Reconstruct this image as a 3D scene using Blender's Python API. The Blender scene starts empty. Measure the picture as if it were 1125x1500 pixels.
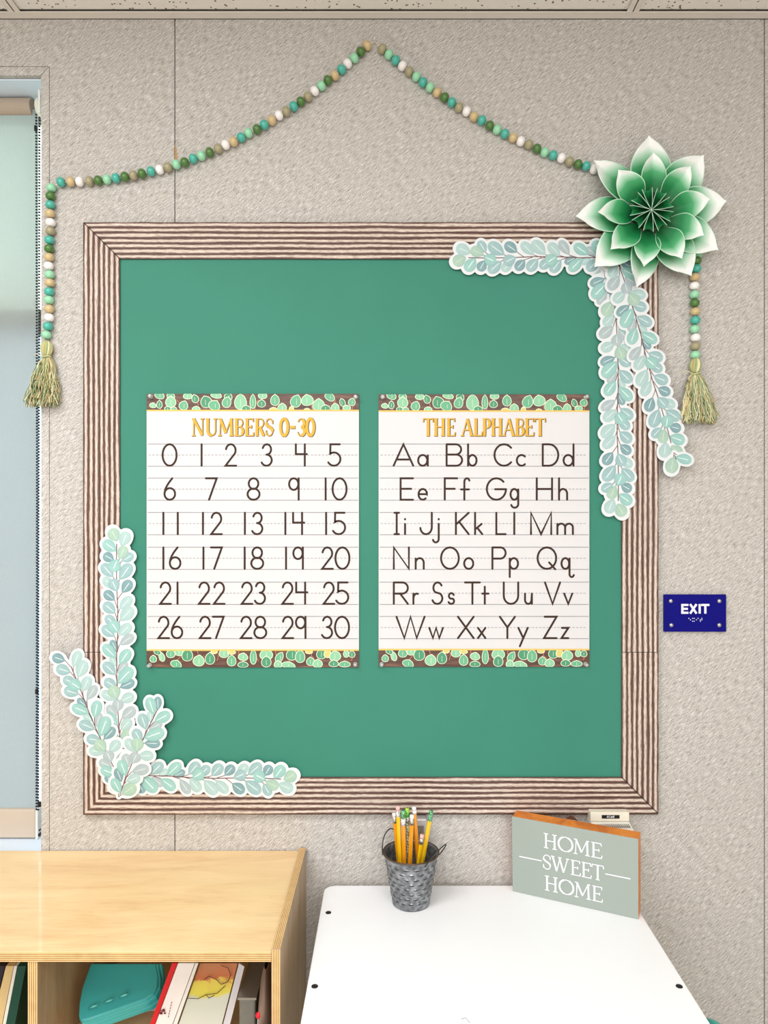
import bpy, bmesh, math, random
from math import sin, cos, pi, radians, atan2, sqrt, hypot
from mathutils import Vector, Matrix
random.seed(7)
S = bpy.context.scene
COL = S.collection
# ------------------------------------------------------------------ camera
F = 1083.0; D = 1.5042; CZ = 1.5; VX, VY = 572.0, 755.0
cam = bpy.data.cameras.new('camera'); cam.lens = 36 * F / 1500; cam.sensor_width = 36; cam.sensor_fit = 'AUTO'
cam.shift_x = -(VX - 562.5) / 1500; cam.shift_y = (VY - 750) / 1500; cam.clip_start = 0.01
co = bpy.data.objects.new('camera', cam); COL.objects.link(co)
co.location = (0, -D, CZ); co.rotation_euler = (pi / 2, 0, 0)
S.camera = co
# ------------------------------------------------------------------ world (daylight outside the window)
W = bpy.data.worlds.new('daylight'); S.world = W; W.use_nodes = True
bg = W.node_tree.nodes['Background']; bg.inputs[0].default_value = (0.84, 0.95, 1.0, 1); bg.inputs[1].default_value = 4.2
# ------------------------------------------------------------------ ceiling troffers
def area(x, y, w, h, power, colr):
    l = bpy.data.lights.new('troffer_light', 'AREA'); l.shape = 'RECTANGLE'; l.size = w; l.size_y = h
    l.energy = power; l.color = colr
    o = bpy.data.objects.new('troffer_light', l); COL.objects.link(o); o.location = (x, y, 2.49)
area(-0.9, -1.3, 1.1, 0.55, 25, (1.0, 0.985, 0.98))
area(0.45, -1.9, 1.1, 0.55, 14, (1.0, 0.985, 0.98))
area(-0.75, -3.1, 1.1, 0.55, 14, (1.0, 0.99, 0.985))
area(1.7, -3.1, 1.1, 0.55, 14, (1.0, 0.99, 0.985))
# added fill lamp in front of the unseen wall behind the camera; no window there
l = bpy.data.lights.new('added_front_fill', 'AREA'); l.shape = 'RECTANGLE'; l.size = 3.6; l.size_y = 1.3; l.energy = 62; l.color = (0.97, 0.985, 1.0)
o = bpy.data.objects.new('added_front_fill', l); COL.objects.link(o); o.location = (-.3, -4.93, 1.75); o.rotation_euler = (radians(90), 0, 0)
S.view_settings.view_transform = 'Standard'; S.view_settings.look = 'None'
S.view_settings.exposure = 0.30; S.view_settings.gamma = 1.0; S.view_settings.use_curve_mapping = False

# ------------------------------------------------------------------ helpers
def P(px, py, d=0.0):
    k = (D - d) / F
    return Vector(((px - VX) * k, -d, CZ + (VY - py) * k))
def lin(c):
    return tuple(((v / 255) / 12.92 if v / 255 <= 0.04045 else ((v / 255 + 0.055) / 1.055) ** 2.4) for v in c) + (1,)
class NT:
    def __init__(s, name):
        s.m = bpy.data.materials.new(name); s.m.use_nodes = True; s.t = s.m.node_tree
        s.b = s.t.nodes['Principled BSDF']; s.out = s.t.nodes['Material Output']
    def n(s, ty, **kw):
        x = s.t.nodes.new(ty)
        for k, v in kw.items():
            if k == 'ins':
                for kk, vv in v.items():
                    if hasattr(vv, 'is_output'): s.t.links.new(vv, x.inputs[kk])
                    else: x.inputs[kk].default_value = vv
            else: setattr(x, k, v)
        return x
    def l(s, a, b): s.t.links.new(a, b)
    def math(s, op, a, b=0.0, c=0.0):
        x = s.n('ShaderNodeMath', operation=op, ins={0: a, 1: b})
        return x.outputs[0]
    def mix(s, f, a, b, mode='MIX'):
        x = s.n('ShaderNodeMix', data_type='RGBA', blend_type=mode)
        for i, v in ((0, f), (6, a), (7, b)):
            if hasattr(v, 'is_output'): s.l(v, x.inputs[i])
            else: x.inputs[i].default_value = v
        return x.outputs[2]
    def ramp(s, f, stops):
        x = s.n('ShaderNodeValToRGB'); s.l(f, x.inputs[0]); e = x.color_ramp.elements
        while len(e) < len(stops): e.new(0.5)
        for i, (p, c) in enumerate(stops): e[i].position = p; e[i].color = c
        return x.outputs[0]
    def noise(s, scale, vec=None, detail=3, rough=0.5, dist=0.0):
        x = s.n('ShaderNodeTexNoise', ins={'Scale': scale, 'Detail': detail, 'Roughness': rough, 'Distortion': dist})
        if vec is not None: s.l(vec, x.inputs['Vector'])
        return x.outputs[0]
    def obj(s, scale=(1, 1, 1), rot=(0, 0, 0), out='Object'):
        tc = s.n('ShaderNodeTexCoord'); mp = s.n('ShaderNodeMapping')
        s.l(tc.outputs[out], mp.inputs[0]); mp.inputs['Scale'].default_value = scale; mp.inputs['Rotation'].default_value = rot
        return mp.outputs[0]
    def uv(s):
        tc = s.n('ShaderNodeTexCoord'); sp = s.n('ShaderNodeSeparateXYZ'); s.l(tc.outputs['UV'], sp.inputs[0])
        return sp.outputs[0], sp.outputs[1]
    def bump(s, h, strength=0.3, dist=0.001):
        x = s.n('ShaderNodeBump', ins={'Strength': strength, 'Distance': dist, 'Height': h}); s.l(x.outputs[0], s.b.inputs['Normal'])
    def base(s, c):
        if hasattr(c, 'is_output'): s.l(c, s.b.inputs['Base Color'])
        else: s.b.inputs['Base Color'].default_value = c
def mat(name, c, rough=0.5, metal=0.0, var=0.0, scale=40, bump=0.0, spec=0.5, coat=0.0):
    t = NT(name); t.b.inputs['Roughness'].default_value = rough; t.b.inputs['Metallic'].default_value = metal
    t.b.inputs['Specular IOR Level'].default_value = spec
    if coat: t.b.inputs['Coat Weight'].default_value = coat
    c4 = lin(c)
    nz = t.noise(scale, t.obj())
    a = tuple(v * (1 - max(var, .02)) for v in c4[:3]) + (1,); b = tuple(min(1, v * (1 + max(var, .02))) for v in c4[:3]) + (1,)
    t.base(t.mix(nz, a, b))
    if bump: t.bump(nz, bump)
    return t.m
def flat(name, c, rough=0.5, spec=0.3):
    return mat(name, c, rough, spec=spec, var=0.03, scale=60)

def tag(o, label=None, cat=None, group=None, kind=None):
    if label: o['label'] = label
    if cat: o['category'] = cat
    if group: o['group'] = group
    if kind: o['kind'] = kind
    return o
def empty(name, loc, label, cat, group=None, rot=(0, 0, 0)):
    o = bpy.data.objects.new(name, None); COL.objects.link(o); o.location = loc; o.rotation_euler = rot
    o.empty_display_size = 0.02
    return tag(o, label, cat, group)
class MB:
    """collects world-space (or local) geometry; build() makes one mesh object"""
    def __init__(s): s.v = []; s.f = []; s.m = []; s.uv = []
    def poly(s, pts, mi=0, uv=None):
        k = len(s.v); s.v += [tuple(p) for p in pts]; s.f.append(tuple(range(k, k + len(pts)))); s.m.append(mi)
        s.uv.append(uv or [(0, 0)] * len(pts))
    def grid(s, fn, nu, nv, mi=0, closeu=False, uvf=None, flip=False):
        k = len(s.v); cols = nu if closeu else nu + 1
        for i in range(cols):
            for j in range(nv + 1): s.v.append(tuple(fn(i / nu, j / nv)))
        for i in range(nu):
            for j in range(nv):
                i2 = (i + 1) % cols if closeu else i + 1
                q = (k + i * (nv + 1) + j, k + i2 * (nv + 1) + j, k + i2 * (nv + 1) + j + 1, k + i * (nv + 1) + j + 1)
                u = [(i / nu, j / nv), ((i + 1) / nu, j / nv), ((i + 1) / nu, (j + 1) / nv), (i / nu, (j + 1) / nv)]
                if uvf: u = [uvf(*t) for t in u]
                if flip: q = q[::-1]; u = u[::-1]
                s.f.append(q); s.m.append(mi); s.uv.append(u)
    def box(s, a, b, mi=0, M=None):
        x0, y0, z0 = a; x1, y1, z1 = b
        c = [Vector(p) for p in ((x0, y0, z0), (x1, y0, z0), (x1, y1, z0), (x0, y1, z0), (x0, y0, z1), (x1, y0, z1), (x1, y1, z1), (x0, y1, z1))]
        if M: c = [M @ p for p in c]
        k = len(s.v); s.v += [tuple(p) for p in c]
        for q in ((0, 3, 2, 1), (4, 5, 6, 7), (0, 1, 5, 4), (1, 2, 6, 5), (2, 3, 7, 6), (3, 0, 4, 7)):
            s.f.append(tuple(k + i for i in q)); s.m.append(mi); s.uv.append([(0, 0), (1, 0), (1, 1), (0, 1)])
    def prism(s, pts, off, mi=0, side=None):
        """pts: planar polygon (list of Vector) ; extruded by vector off"""
        pts = [Vector(p) for p in pts]; n = len(pts); off = Vector(off); k = len(s.v)
        s.v += [tuple(p) for p in pts] + [tuple(p + off) for p in pts]
        s.f.append(tuple(range(k, k + n))); s.m.append(mi); s.uv.append([(0, 0)] * n)
        s.f.append(tuple(reversed(range(k + n, k + 2 * n)))); s.m.append(mi); s.uv.append([(0, 0)] * n)
        for i in range(n):
            j = (i + 1) % n
            s.f.append((k + i, k + n + i, k + n + j, k + j)); s.m.append(mi if side is None else side); s.uv.append([(0, 0), (0, 1), (1, 1), (1, 0)])
    def tube(s, pts, r, n=8, mi=0, cap=True):
        pts = [Vector(p) for p in pts]; rr = r if isinstance(r, (list, tuple)) else [r] * len(pts)
        k = len(s.v); up = Vector((0.31, 0.22, 0.93)).normalized()
        for i, p in enumerate(pts):
            t = (pts[min(i + 1, len(pts) - 1)] - pts[max(i - 1, 0)]).normalized()
            a = t.cross(up)
            if a.length < 1e-4: a = t.cross(Vector((1, 0, 0)))
            a.normalize(); b = t.cross(a)
            for j in range(n):
                w = 2 * pi * j / n; s.v.append(tuple(p + (a * cos(w) + b * sin(w)) * rr[i]))
        for i in range(len(pts) - 1):
            for j in range(n):
                j2 = (j + 1) % n
                s.f.append((k + i * n + j, k + i * n + j2, k + (i + 1) * n + j2, k + (i + 1) * n + j)); s.m.append(mi)
                s.uv.append([(0, 0), (1, 0), (1, 1), (0, 1)])
        if cap:
            s.f.append(tuple(k + j for j in reversed(range(n)))); s.m.append(mi); s.uv.append([(0, 0)] * n)
            e = k + (len(pts) - 1) * n
            s.f.append(tuple(e + j for j in range(n))); s.m.append(mi); s.uv.append([(0, 0)] * n)
    def lathe(s, prof, c=(0, 0, 0), n=32, mi=0, axis='z', cap=True):
        c = Vector(c)
        def pt(r, h, w):
            if axis == 'z': return c + Vector((r * cos(w), r * sin(w), h))
            if axis == 'y': return c + Vector((r * cos(w), -h, r * sin(w)))     # h runs towards the camera
            return c + Vector((h, r * cos(w), r * sin(w)))
        s.grid(lambda u, v: pt(prof[round(v * (len(prof) - 1))][0], prof[round(v * (len(prof) - 1))][1], 2 * pi * u), n, len(prof) - 1, mi, closeu=True)
    def build(s, name, mats, parent=None, smooth=False, local=False, merge=False):
        me = bpy.data.meshes.new(name)
        off = Vector((0, 0, 0))
        if parent is not None and not local:
            pm = parent
            while pm is not None: off += Vector(pm.location); pm = pm.parent
        vs = s.v if off.length == 0 else [(x - off.x, y - off.y, z - off.z) for x, y, z in s.v]
        me.from_pydata(vs, [], s.f)
        ml = mats if isinstance(mats, (list, tuple)) else [mats]
        for m in ml: me.materials.append(m)
        me.polygons.foreach_set('material_index', s.m)
        ul = me.uv_layers.new(name='UVMap')
        ul.data.foreach_set('uv', [c for f in s.uv for p in f for c in p])
        if smooth: me.polygons.foreach_set('use_smooth', [True] * len(s.f))
        if merge:
            bm = bmesh.new(); bm.from_mesh(me); bmesh.ops.remove_doubles(bm, verts=bm.verts, dist=1e-6)
            bmesh.ops.recalc_face_normals(bm, faces=bm.faces); bm.to_mesh(me); bm.free()
        me.update()
        o = bpy.data.objects.new(name, me); COL.objects.link(o)
        if parent is not None: o.parent = parent
        return o
def bevel(o, w=0.002, seg=2):
    b = o.modifiers.new('bevel', 'BEVEL'); b.width = w; b.segments = seg; b.limit_method = 'ANGLE'; b.angle_limit = radians(40)
    return o
def arc(cx, cy, rx, ry, a0, a1, n=14):
    return [(cx + rx * cos(radians(a0 + (a1 - a0) * i / n)), cy + ry * sin(radians(a0 + (a1 - a0) * i / n))) for i in range(n + 1)]
def bez(*c, n=10):
    out = []
    for i in range(n + 1):
        t = i / n; p = [Vector((*q, 0)) for q in c]
        while len(p) > 1: p = [p[j].lerp(p[j + 1], t) for j in range(len(p) - 1)]
        out.append((p[0].x, p[0].y))
    return out
_lay = [0]
def ribbon(mb, pts, w, to3, mi=0, round_=True):
    """flat ribbon of width w along 2-D points; to3(x, y, lift) maps to space"""
    _lay[0] = (_lay[0] + 1) % 12; lift = _lay[0] * 4e-6
    n = len(pts); h = w / 2; L = []; R = []
    for i, (x, y) in enumerate(pts):
        d = []
        if i > 0: a = (x - pts[i - 1][0], y - pts[i - 1][1]); q = hypot(*a) or 1; d.append((a[0] / q, a[1] / q))
        if i < n - 1: a = (pts[i + 1][0] - x, pts[i + 1][1] - y); q = hypot(*a) or 1; d.append((a[0] / q, a[1] / q))
        tx = sum(k[0] for k in d); ty = sum(k[1] for k in d); q = hypot(tx, ty) or 1; tx /= q; ty /= q
        m = max(0.45, tx * d[0][0] + ty * d[0][1])
        L.append((x - ty * h / m, y + tx * h / m)); R.append((x + ty * h / m, y - tx * h / m))
    k = len(mb.v)
    for a, b in zip(L, R): mb.v.append(tuple(to3(a[0], a[1], lift))); mb.v.append(tuple(to3(b[0], b[1], lift)))
    for i in range(n - 1):
        mb.f.append((k + 2 * i, k + 2 * i + 1, k + 2 * i + 3, k + 2 * i + 2)); mb.m.append(mi); mb.uv.append([(0, 0)] * 4)
    if round_ and pts[0] != pts[-1]:
        for (x, y) in (pts[0], pts[-1]):
            _lay[0] = (_lay[0] + 1) % 12; l2 = _lay[0] * 4e-6
            mb.poly([to3(x + h * cos(2 * pi * j / 10), y + h * sin(2 * pi * j / 10), l2) for j in range(10)], mi)

# ------------------------------------------------------------------ materials
def wall_mat():
    t = NT('woven_vinyl'); o1 = t.obj((1, 1, 1))
    fine = t.noise(640, o1, 2, 0.6)
    rt = t.obj((1, 1, 1), (0, radians(40), 0)); mp = t.n('ShaderNodeMapping'); t.l(rt, mp.inputs[0]); mp.inputs['Scale'].default_value = (0.13, 1, 1.1)
    dash = t.noise(560, mp.outputs[0], 2, 0.55)
    # colour: warm greige with a fine heathered fleck
    f = t.math('ADD', t.math('MULTIPLY', fine, 0.55), t.math('MULTIPLY', dash, 0.45))
    col = t.ramp(f, [(0.38, lin((124, 120, 116))), (0.5, lin((184, 181, 177))), (0.62, lin((228, 226, 223)))])
    big = t.noise(1.6, o1, 2)
    col = t.mix(t.math('MULTIPLY', big, 0.25), col, lin((192, 184, 174)))
    t.base(col); t.b.inputs['Roughness'].default_value = 0.75; t.b.inputs['Specular IOR Level'].default_value = 0.25
    t.bump(f, 0.6, 0.0006)
    return t.m
M_wall = wall_mat()
M_seam = flat('dark_seam', (92, 78, 62), 0.9)
def ridge_mat():
    t = NT('printed_driftwood'); u, v = t.uv()
    cb = t.n('ShaderNodeCombineXYZ', ins={0: t.math('MULTIPLY', u, 6.0), 1: t.math('MULTIPLY', v, 5.0), 2: 0.0}).outputs[0]
    cf = t.n('ShaderNodeCombineXYZ', ins={0: t.math('MULTIPLY', u, 60.0), 1: t.math('MULTIPLY', v, 42.0), 2: 0.0}).outputs[0]
    wob = t.math('MULTIPLY', t.math('SUBTRACT', t.noise(1.0, cb, 3), 0.5), 0.62)
    ph = t.math('ADD', t.math('MULTIPLY', v, 7.0), wob)
    w = t.math('ABSOLUTE', t.math('SINE', t.math('MULTIPLY', ph, pi)))
    g = t.noise(1.0, cf, 4, 0.75)
    w2 = t.math('ADD', t.math('MULTIPLY', w, 0.8), t.math('MULTIPLY', t.math('SUBTRACT', g, 0.5), 1.05))
    col = t.ramp(w2, [(0.24, lin((84, 60, 54))), (0.50, lin((126, 102, 94))), (0.72, lin((198, 183, 170))), (0.98, lin((230, 221, 210)))])
    t.base(col); t.b.inputs['Roughness'].default_value = 0.5; t.b.inputs['Specular IOR Level'].default_value = 0.3
    t.bump(w2, 0.25, 0.0015)
    return t.m
M_ridge = ridge_mat()
def board_mat():
    t = NT('green_backing_paper'); o = t.obj((1, 1, 1))
    n1 = t.noise(3.2, o, 3, 0.6); n2 = t.noise(220, t.obj((1, 1, .3)), 2)
    c = t.mix(n1, lin((48, 122, 104)), lin((58, 134, 115)))
    c = t.mix(t.math('MULTIPLY', n2, 0.18), c, lin((54, 124, 100)))
    t.base(c); t.b.inputs['Roughness'].default_value = 0.62; t.b.inputs['Specular IOR Level'].default_value = 0.3
    t.bump(n1, 0.6, 0.006)
    return t.m
M_board = board_mat()
def wood_mat(name, a, b, c, rough=0.3, sc=(1.2, 7, 7), coat=0.3):
    t = NT(name); o = t.obj(sc)
    n = t.noise(2.2, o, 5, 0.6, 1.2); fine = t.noise(40, t.obj((sc[0] * .6, sc[1], sc[2])), 3)
    f = t.math('ADD', t.math('MULTIPLY', n, 0.8), t.math('MULTIPLY', fine, 0.2))
    spot = t.n('ShaderNodeTexVoronoi', ins={'Scale': 9.0, 'Vector': t.obj((1, 1.6, 1))}).outputs[0]
    col = t.ramp(f, [(0.32, lin(c)), (0.47, lin(b)), (0.62, lin(a))])
    k = t.ramp(spot, [(0.0, (1, 1, 1, 1)), (0.035, (0, 0, 0, 1))])
    col = t.mix(t.math('MULTIPLY', k, 0.5), col, lin((150, 100, 60)))
    t.base(col); t.b.inputs['Roughness'].default_value = rough; t.b.inputs['Coat Weight'].default_value = coat; t.b.inputs['Coat Roughness'].default_value = 0.08
    return t.m
M_maple = wood_mat('maple_veneer', (243, 213, 162), (237, 203, 150), (224, 184, 130), 0.3, (1.2, 6, 6), 0.35)
M_mapleside = wood_mat('maple_side', (184, 158, 126), (172, 144, 110), (156, 126, 92), 0.45, (5, 5, 1), 0.1)
def ply_mat():
    t = NT('plywood_edge'); u, v = t.uv()
    s = t.math('SINE', t.math('MULTIPLY', v, 2 * pi * 4.5))
    n = t.noise(60, t.obj(), 3)
    f = t.math('ADD', t.math('MULTIPLY', s, 0.35), t.math('ADD', t.math('MULTIPLY', n, 0.3), 0.35))
    t.base(t.ramp(f, [(0.1, lin((140, 92, 48))), (0.45, lin((202, 156, 98))), (0.8, lin((238, 206, 150)))]))
    t.b.inputs['Roughness'].default_value = 0.4
    return t.m
M_ply = ply_mat()
M_black = flat('black_plastic', (28, 28, 30), 0.4)
M_white = mat('white_laminate', (247, 249, 253), 0.35, var=0.01)
M_whitep = mat('white_plastic', (232, 230, 222), 0.45, var=0.01)
M_cream = mat('cream_plastic', (230, 226, 210), 0.5, var=0.01)
M_alu = mat('alu_grey', (150, 146, 140), 0.35, 0.6, var=0.03)
M_brown = flat('dark_brown', (80, 50, 36), 0.6)

# ------------------------------------------------------------------ the setting
T = 0.012                              # wall panel thickness
X = lambda px: (px - VX) / 720.0
Z = lambda py: CZ + (VY - py) / 720.0
ZC = Z(28)
wall = MB()
# substrate behind the panels, with the window hole
wx0, wx1, wz0, wz1 = -1.75, X(60), 0.80, Z(110)
def holed(mb, x0, x1, z0, z1, y0, y1):
    for a, b, c, d in ((x0, wx0, z0, z1), (wx1, x1, z0, z1), (wx0, wx1, z0, wz0), (wx0, wx1, wz1, z1)):
        mb.box((a, y0, c), (b, y1, d))
holed(wall, -2.6, 2.6, 0, ZC + .1, 0.0125, 0.14)
wo = wall.build('wall_back', M_seam); tag(wo, kind='structure')
def panel(poly, name='panel', m=M_wall, y=0.0, th=T):
    mb = MB(); mb.prism([(x, y, z) for x, z in poly], (0, th, 0)); return bevel(mb.build(name, m, wo), 0.0008, 1)
g = 0.0008
tz = X(72.5); tzt = Z(97)
# panel round the window (C shape), two full panels
panel([(-2.6, 0), (X(256) - g, 0), (X(256) - g, ZC), (-2.6, ZC), (-2.6, tzt), (tz, tzt), (tz, 0.78), (-2.6, 0.78)])
panel([(X(256) + g, 0), (X(1120) - g, 0), (X(1120) - g, ZC), (X(256) + g, ZC)])
panel([(X(1120) + g, 0), (2.6, 0), (2.6, ZC), (X(1120) + g, ZC)])
# torn vinyl at the seam above the garland
tb = MB(); tb.poly([P(256.3, 212, .0006), P(258.5, 216, .0006), P(260, 236, .0006), P(256.3, 236, .0006)])
o = tb.build('torn_strip', flat('torn_tan', (188, 146, 92), 0.9), wo); tag(o, 'tan torn strip of bare board at the seam')
# mitred vinyl trim round the window
panel([(wx1, 0.78), (tz - g, 0.78), (tz - g, tzt - g), (wx1, wz1)], 'window_trim')
panel([(-2.6, wz1), (wx1 - g, wz1), (tz - 2 * g, tzt - g), (-2.6, tzt - g)], 'window_trim')
M_plain = mat('painted_wall', (196, 184, 168), 0.8)
def room_wall(name, a, b, m=M_plain):
    mb = MB(); mb.box(a, b); o = mb.build(name, m); tag(o, kind='structure'); return o
room_wall('wall_left', (-2.7, -5.0, 0), (-2.6, 0.14, ZC + .1)); room_wall('wall_right', (2.6, -5.0, 0), (2.7, 0.14, ZC + .1))
room_wall('wall_front', (-2.7, -5.1, 0), (2.7, -5.0, ZC + .1))
fl = NT('vinyl_floor'); ck = fl.n('ShaderNodeTexBrick', ins={'Vector': fl.obj(), 'Scale': 1.0, 'Color1': lin((218, 212, 202)), 'Color2': lin((210, 204, 195)), 'Mortar': lin((120, 114, 106)), 'Mortar Size': 0.004, 'Brick Width': 0.305, 'Row Height': 0.305})
ck.offset = 0; fl.base(ck.outputs[0]); fl.b.inputs['Roughness'].default_value = 0.4
room_wall('floor', (-2.7, -5.1, -0.05), (2.7, 0.14, 0), fl.m)
# ceiling: grid, tiles, wall angle
def tile_mat():
    t = NT('acoustic_tile'); o = t.obj((1, 1, 1))
    v = t.n('ShaderNodeTexVoronoi', ins={'Scale': 95.0, 'Vector': o, 'Randomness': 1.0}); sel = t.noise(60, o, 2)
    r = t.math('MULTIPLY', t.math('GREATER_THAN', sel, 0.42), t.math('LESS_THAN', v.outputs[0], 0.2))
    n = t.noise(300, o, 2)
    c = t.mix(n, lin((232, 228, 222)), lin((246, 243, 239)))
    t.base(t.mix(r, c, lin((110, 98, 88)))); t.b.inputs['Roughness'].default_value = 0.9
    h = t.math('SUBTRACT', t.math('MULTIPLY', n, .3), r); t.bump(h, 0.6, 0.002)
    return t.m
M_tile = tile_mat(); M_grid = mat('grid_enamel', (228, 222, 215), 0.5, var=.02)
cb = MB(); cb.box((-2.7, -5.1, ZC + .03), (2.7, 0.14, ZC + .1)); ceil = cb.build('ceiling', M_seam); tag(ceil, kind='structure')
mb = MB(); mb.box((-2.6, -0.0215, ZC), (2.6, -0.0002, ZC + .0012)); mb.box((-2.6, -0.0014, ZC), (2.6, -0.0002, ZC + .022))
mb.box((-2.6, -.0215, ZC - .0006), (2.6, -.0202, ZC)); mb.build('wall_angle', M_grid, ceil)
gx = [X(29) + k * 1.24 for k in (-1, 0, 1, 2)]; gy = [-0.02 - 0.61 * k for k in range(0, 9)]
for x in gx:
    mb = MB(); mb.box((x - .012, -5.0, ZC), (x + .012, -.0217, ZC + .0012)); mb.box((x - .001, -5.0, ZC), (x + .001, -.0217, ZC + .03)); mb.build('ceiling_bar', M_grid, ceil)
edges = [-2.6] + gx + [2.6]
for i in range(len(edges) - 1):
    for j in range(len(gy) - 1):
        a, b = edges[i] + .004, edges[i + 1] - .004
        if b - a < .1: continue
        mb = MB(); mb.box((a, gy[j + 1] + .003, ZC + .0045), (b, gy[j] - .003, ZC + .02)); mb.build('ceiling_tile', M_tile, ceil)
for y in gy[1:]:
    mb = MB(); mb.box((-2.6, y - .012, ZC + .0013), (2.6, y + .012, ZC + .0024)); mb.build('ceiling_bar', M_grid, ceil)
# ------------------------------------------------------------------ window, blind
M_frame = mat('window_alu', (140, 132, 122), 0.5, 0.1); M_reveal = mat('daylight_blue_reveal', (222, 236, 250), 0.6)  # reveal: the blue cast of daylight is put into its base colour
mb = MB(); mb.box((wx0, 0.1201, wz0 - .001), (wx1 - .0, 0.139, wz0 + .04)); mb.box((wx0, 0.1201, wz1 - .03), (wx1, 0.139, wz1))
mb.box((wx1 - .012, 0.1201, wz0), (wx1, 0.139, wz1)); mb.box((wx0, 0.1201, wz0), (wx0 + .03, .139, wz1))
win = mb.build('window_1', M_frame); tag(win, kind='structure')
zr0, zr1 = CZ + (VY - 490) * (D + .12) / F, CZ + (VY - 455) * (D + .12) / F
mb = MB(); mb.box((wx0, 0.112, zr0), (wx1 - .001, 0.145, zr1)); mb.build('window_rail', M_frame, win)
gl = NT('window_glass'); tr = gl.n('ShaderNodeBsdfTransparent', ins={0: (0.95, 0.98, 0.98, 1)}); gs = gl.n('ShaderNodeBsdfGlossy', ins={'Roughness': 0.02})
fr = gl.n('ShaderNodeFresnel', ins={0: 1.45}); mx = gl.n('ShaderNodeMixShader', ins={0: fr.outputs[0], 1: tr.outputs[0], 2: gs.outputs[0]}); gl.l(mx.outputs[0], gl.out.inputs[0])
gt = NT('tinted_glass'); tr = gt.n('ShaderNodeBsdfTransparent', ins={0: (0.84, 0.89, 0.80, 1)}); gs = gt.n('ShaderNodeBsdfGlossy', ins={'Roughness': 0.02})
mx = gt.n('ShaderNodeMixShader', ins={0: 0.05, 1: tr.outputs[0], 2: gs.outputs[0]}); gt.l(mx.outputs[0], gt.out.inputs[0])
mb = MB(); mb.box((wx0 + .03, .128, wz0 + .04), (wx1 - .012, .131, zr0)); mb.build('pane', gl.m, win)
mb = MB(); mb.box((wx0 + .03, .128, zr1), (wx1 - .012, .131, wz1 - .03)); mb.build('pane', gt.m, win)
mb = MB()
for a, b in (((wx0, .013, wz1 - .003), (wx1, .12, wz1 + .002)), ((wx1 - .003, .013, wz0), (wx1 + .002, .12, wz1)), ((wx0, .013, wz0 - .004), (wx1, .12, wz0 + .012))): mb.box(a, b)
mb.build('reveal', M_reveal, win)
# outside: pavement and a neighbouring building with siding
mb = MB(); mb.box((-30, 0.15, -0.4), (20, 40, -0.3)); o = mb.build('ground', mat('pavement', (200, 212, 224), 0.9)); tag(o, kind='structure')
nb = empty('neighbouring_building', (-4.2, 5.6, -.3), 'pale blue-grey building seen dimly through the roller blind', 'building')
mb = MB(); mb.box((-9, 5.6, -.3), (-2.62, 9, 3.0)); mb.build('wall', mat('pale_siding', (176, 192, 204), 0.8), nb)
mb = MB(); mb.box((-9.2, 5.4, 3.0), (-2.4, 9.2, 3.25)); mb.build('roof', mat('roof_edge', (150, 156, 160), 0.8), nb)
# blind
bd = empty('roller_blind', P(20, 150, -.06), 'translucent roller blind pulled down over the window at left', 'blind')
def fab_mat():
    t = NT('blind_fabric'); n = t.noise(900, t.obj((1, 1, .25)), 2)
    c = t.mix(n, lin((186, 190, 189)), lin((197, 201, 200)))
    df = t.n('ShaderNodeBsdfDiffuse', ins={0: c}); tl = t.n('ShaderNodeBsdfTranslucent', ins={0: c}); tp = t.n('ShaderNodeBsdfTransparent', ins={0: (1, 1, 1, 1)})
    a = t.n('ShaderNodeMixShader', ins={0: 0.6, 1: df.outputs[0], 2: tl.outputs[0]}); b = t.n('ShaderNodeMixShader', ins={0: 0.13, 1: a.outputs[0], 2: tp.outputs[0]})
    t.l(b.outputs[0], t.out.inputs[0]); return t.m
fd = .075
def Pd(px, py, y): k = (D + y) / F; return Vector(((px - VX) * k, y, CZ + (VY - py) * k))
zt, zb = Pd(0, 160, fd).z, Pd(0, 1187, fd).z; fx = Pd(56.2, 0, fd).x
mb = MB(); mb.box((wx0 + .02, fd, zb), (fx, fd + .0006, zt)); mb.build('fabric', fab_mat(), bd)
zt0, zt1 = Pd(0, 165, fd - .012).z, Pd(0, 138, fd - .012).z
mb = MB(); r = (zt1 - zt0) / 2; mb.lathe([(0.001, wx0 + .02), (r, wx0 + .02), (r, Pd(47, 0, fd).x), (.001, Pd(47, 0, fd).x)], (0, fd + .006, (zt0 + zt1) / 2), 24, axis='x')
mb.build('roller_tube', mat('taupe_roll', (172, 156, 140), 0.7), bd, smooth=False)
mb = MB(); a, b = Pd(48, 135, fd - .02), Pd(57.5, 164, fd - .02)
mb.lathe([(.002, 0), (.018, .0), (.021, .004), (.018, .011), (.002, .0115)], (a.x, fd + .004, (a.z + b.z) / 2), 20, axis='x')
mb.build('end_cap', M_cream, bd, smooth=True)
mb = MB(); q = [(45, 112), (58.5, 112), (58.5, 165), (56, 165), (55.5, 131)]
mb.prism([Pd(x, y, .045) for x, y in q], (0, .003, 0)); mb.box((wx1 - .004, .045, b.z), (wx1 - .001, .11, Pd(0, 112, .045).z))
mb.build('bracket', M_whitep, bd)
mb = MB(); h0, h1 = Pd(0, 1228, fd - .01), Pd(0, 1186, fd - .01)
mb.box((wx0 + .02, fd - .010, h0.z), (Pd(52, 0, fd - .01).x, fd + .004, h1.z)); bevel(mb.build('hem_bar', mat('hem_beige', (196, 182, 166), 0.6), bd), .003)
mb = MB(); x0_, x1_ = Pd(52.3, 0, fd - .01).x, Pd(55.5, 0, fd - .01).x; mb.box((x0_, fd - .011, h0.z - .002), (x1_, fd + .005, h1.z + .002)); mb.build('hem_cap', M_whitep, bd)
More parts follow.
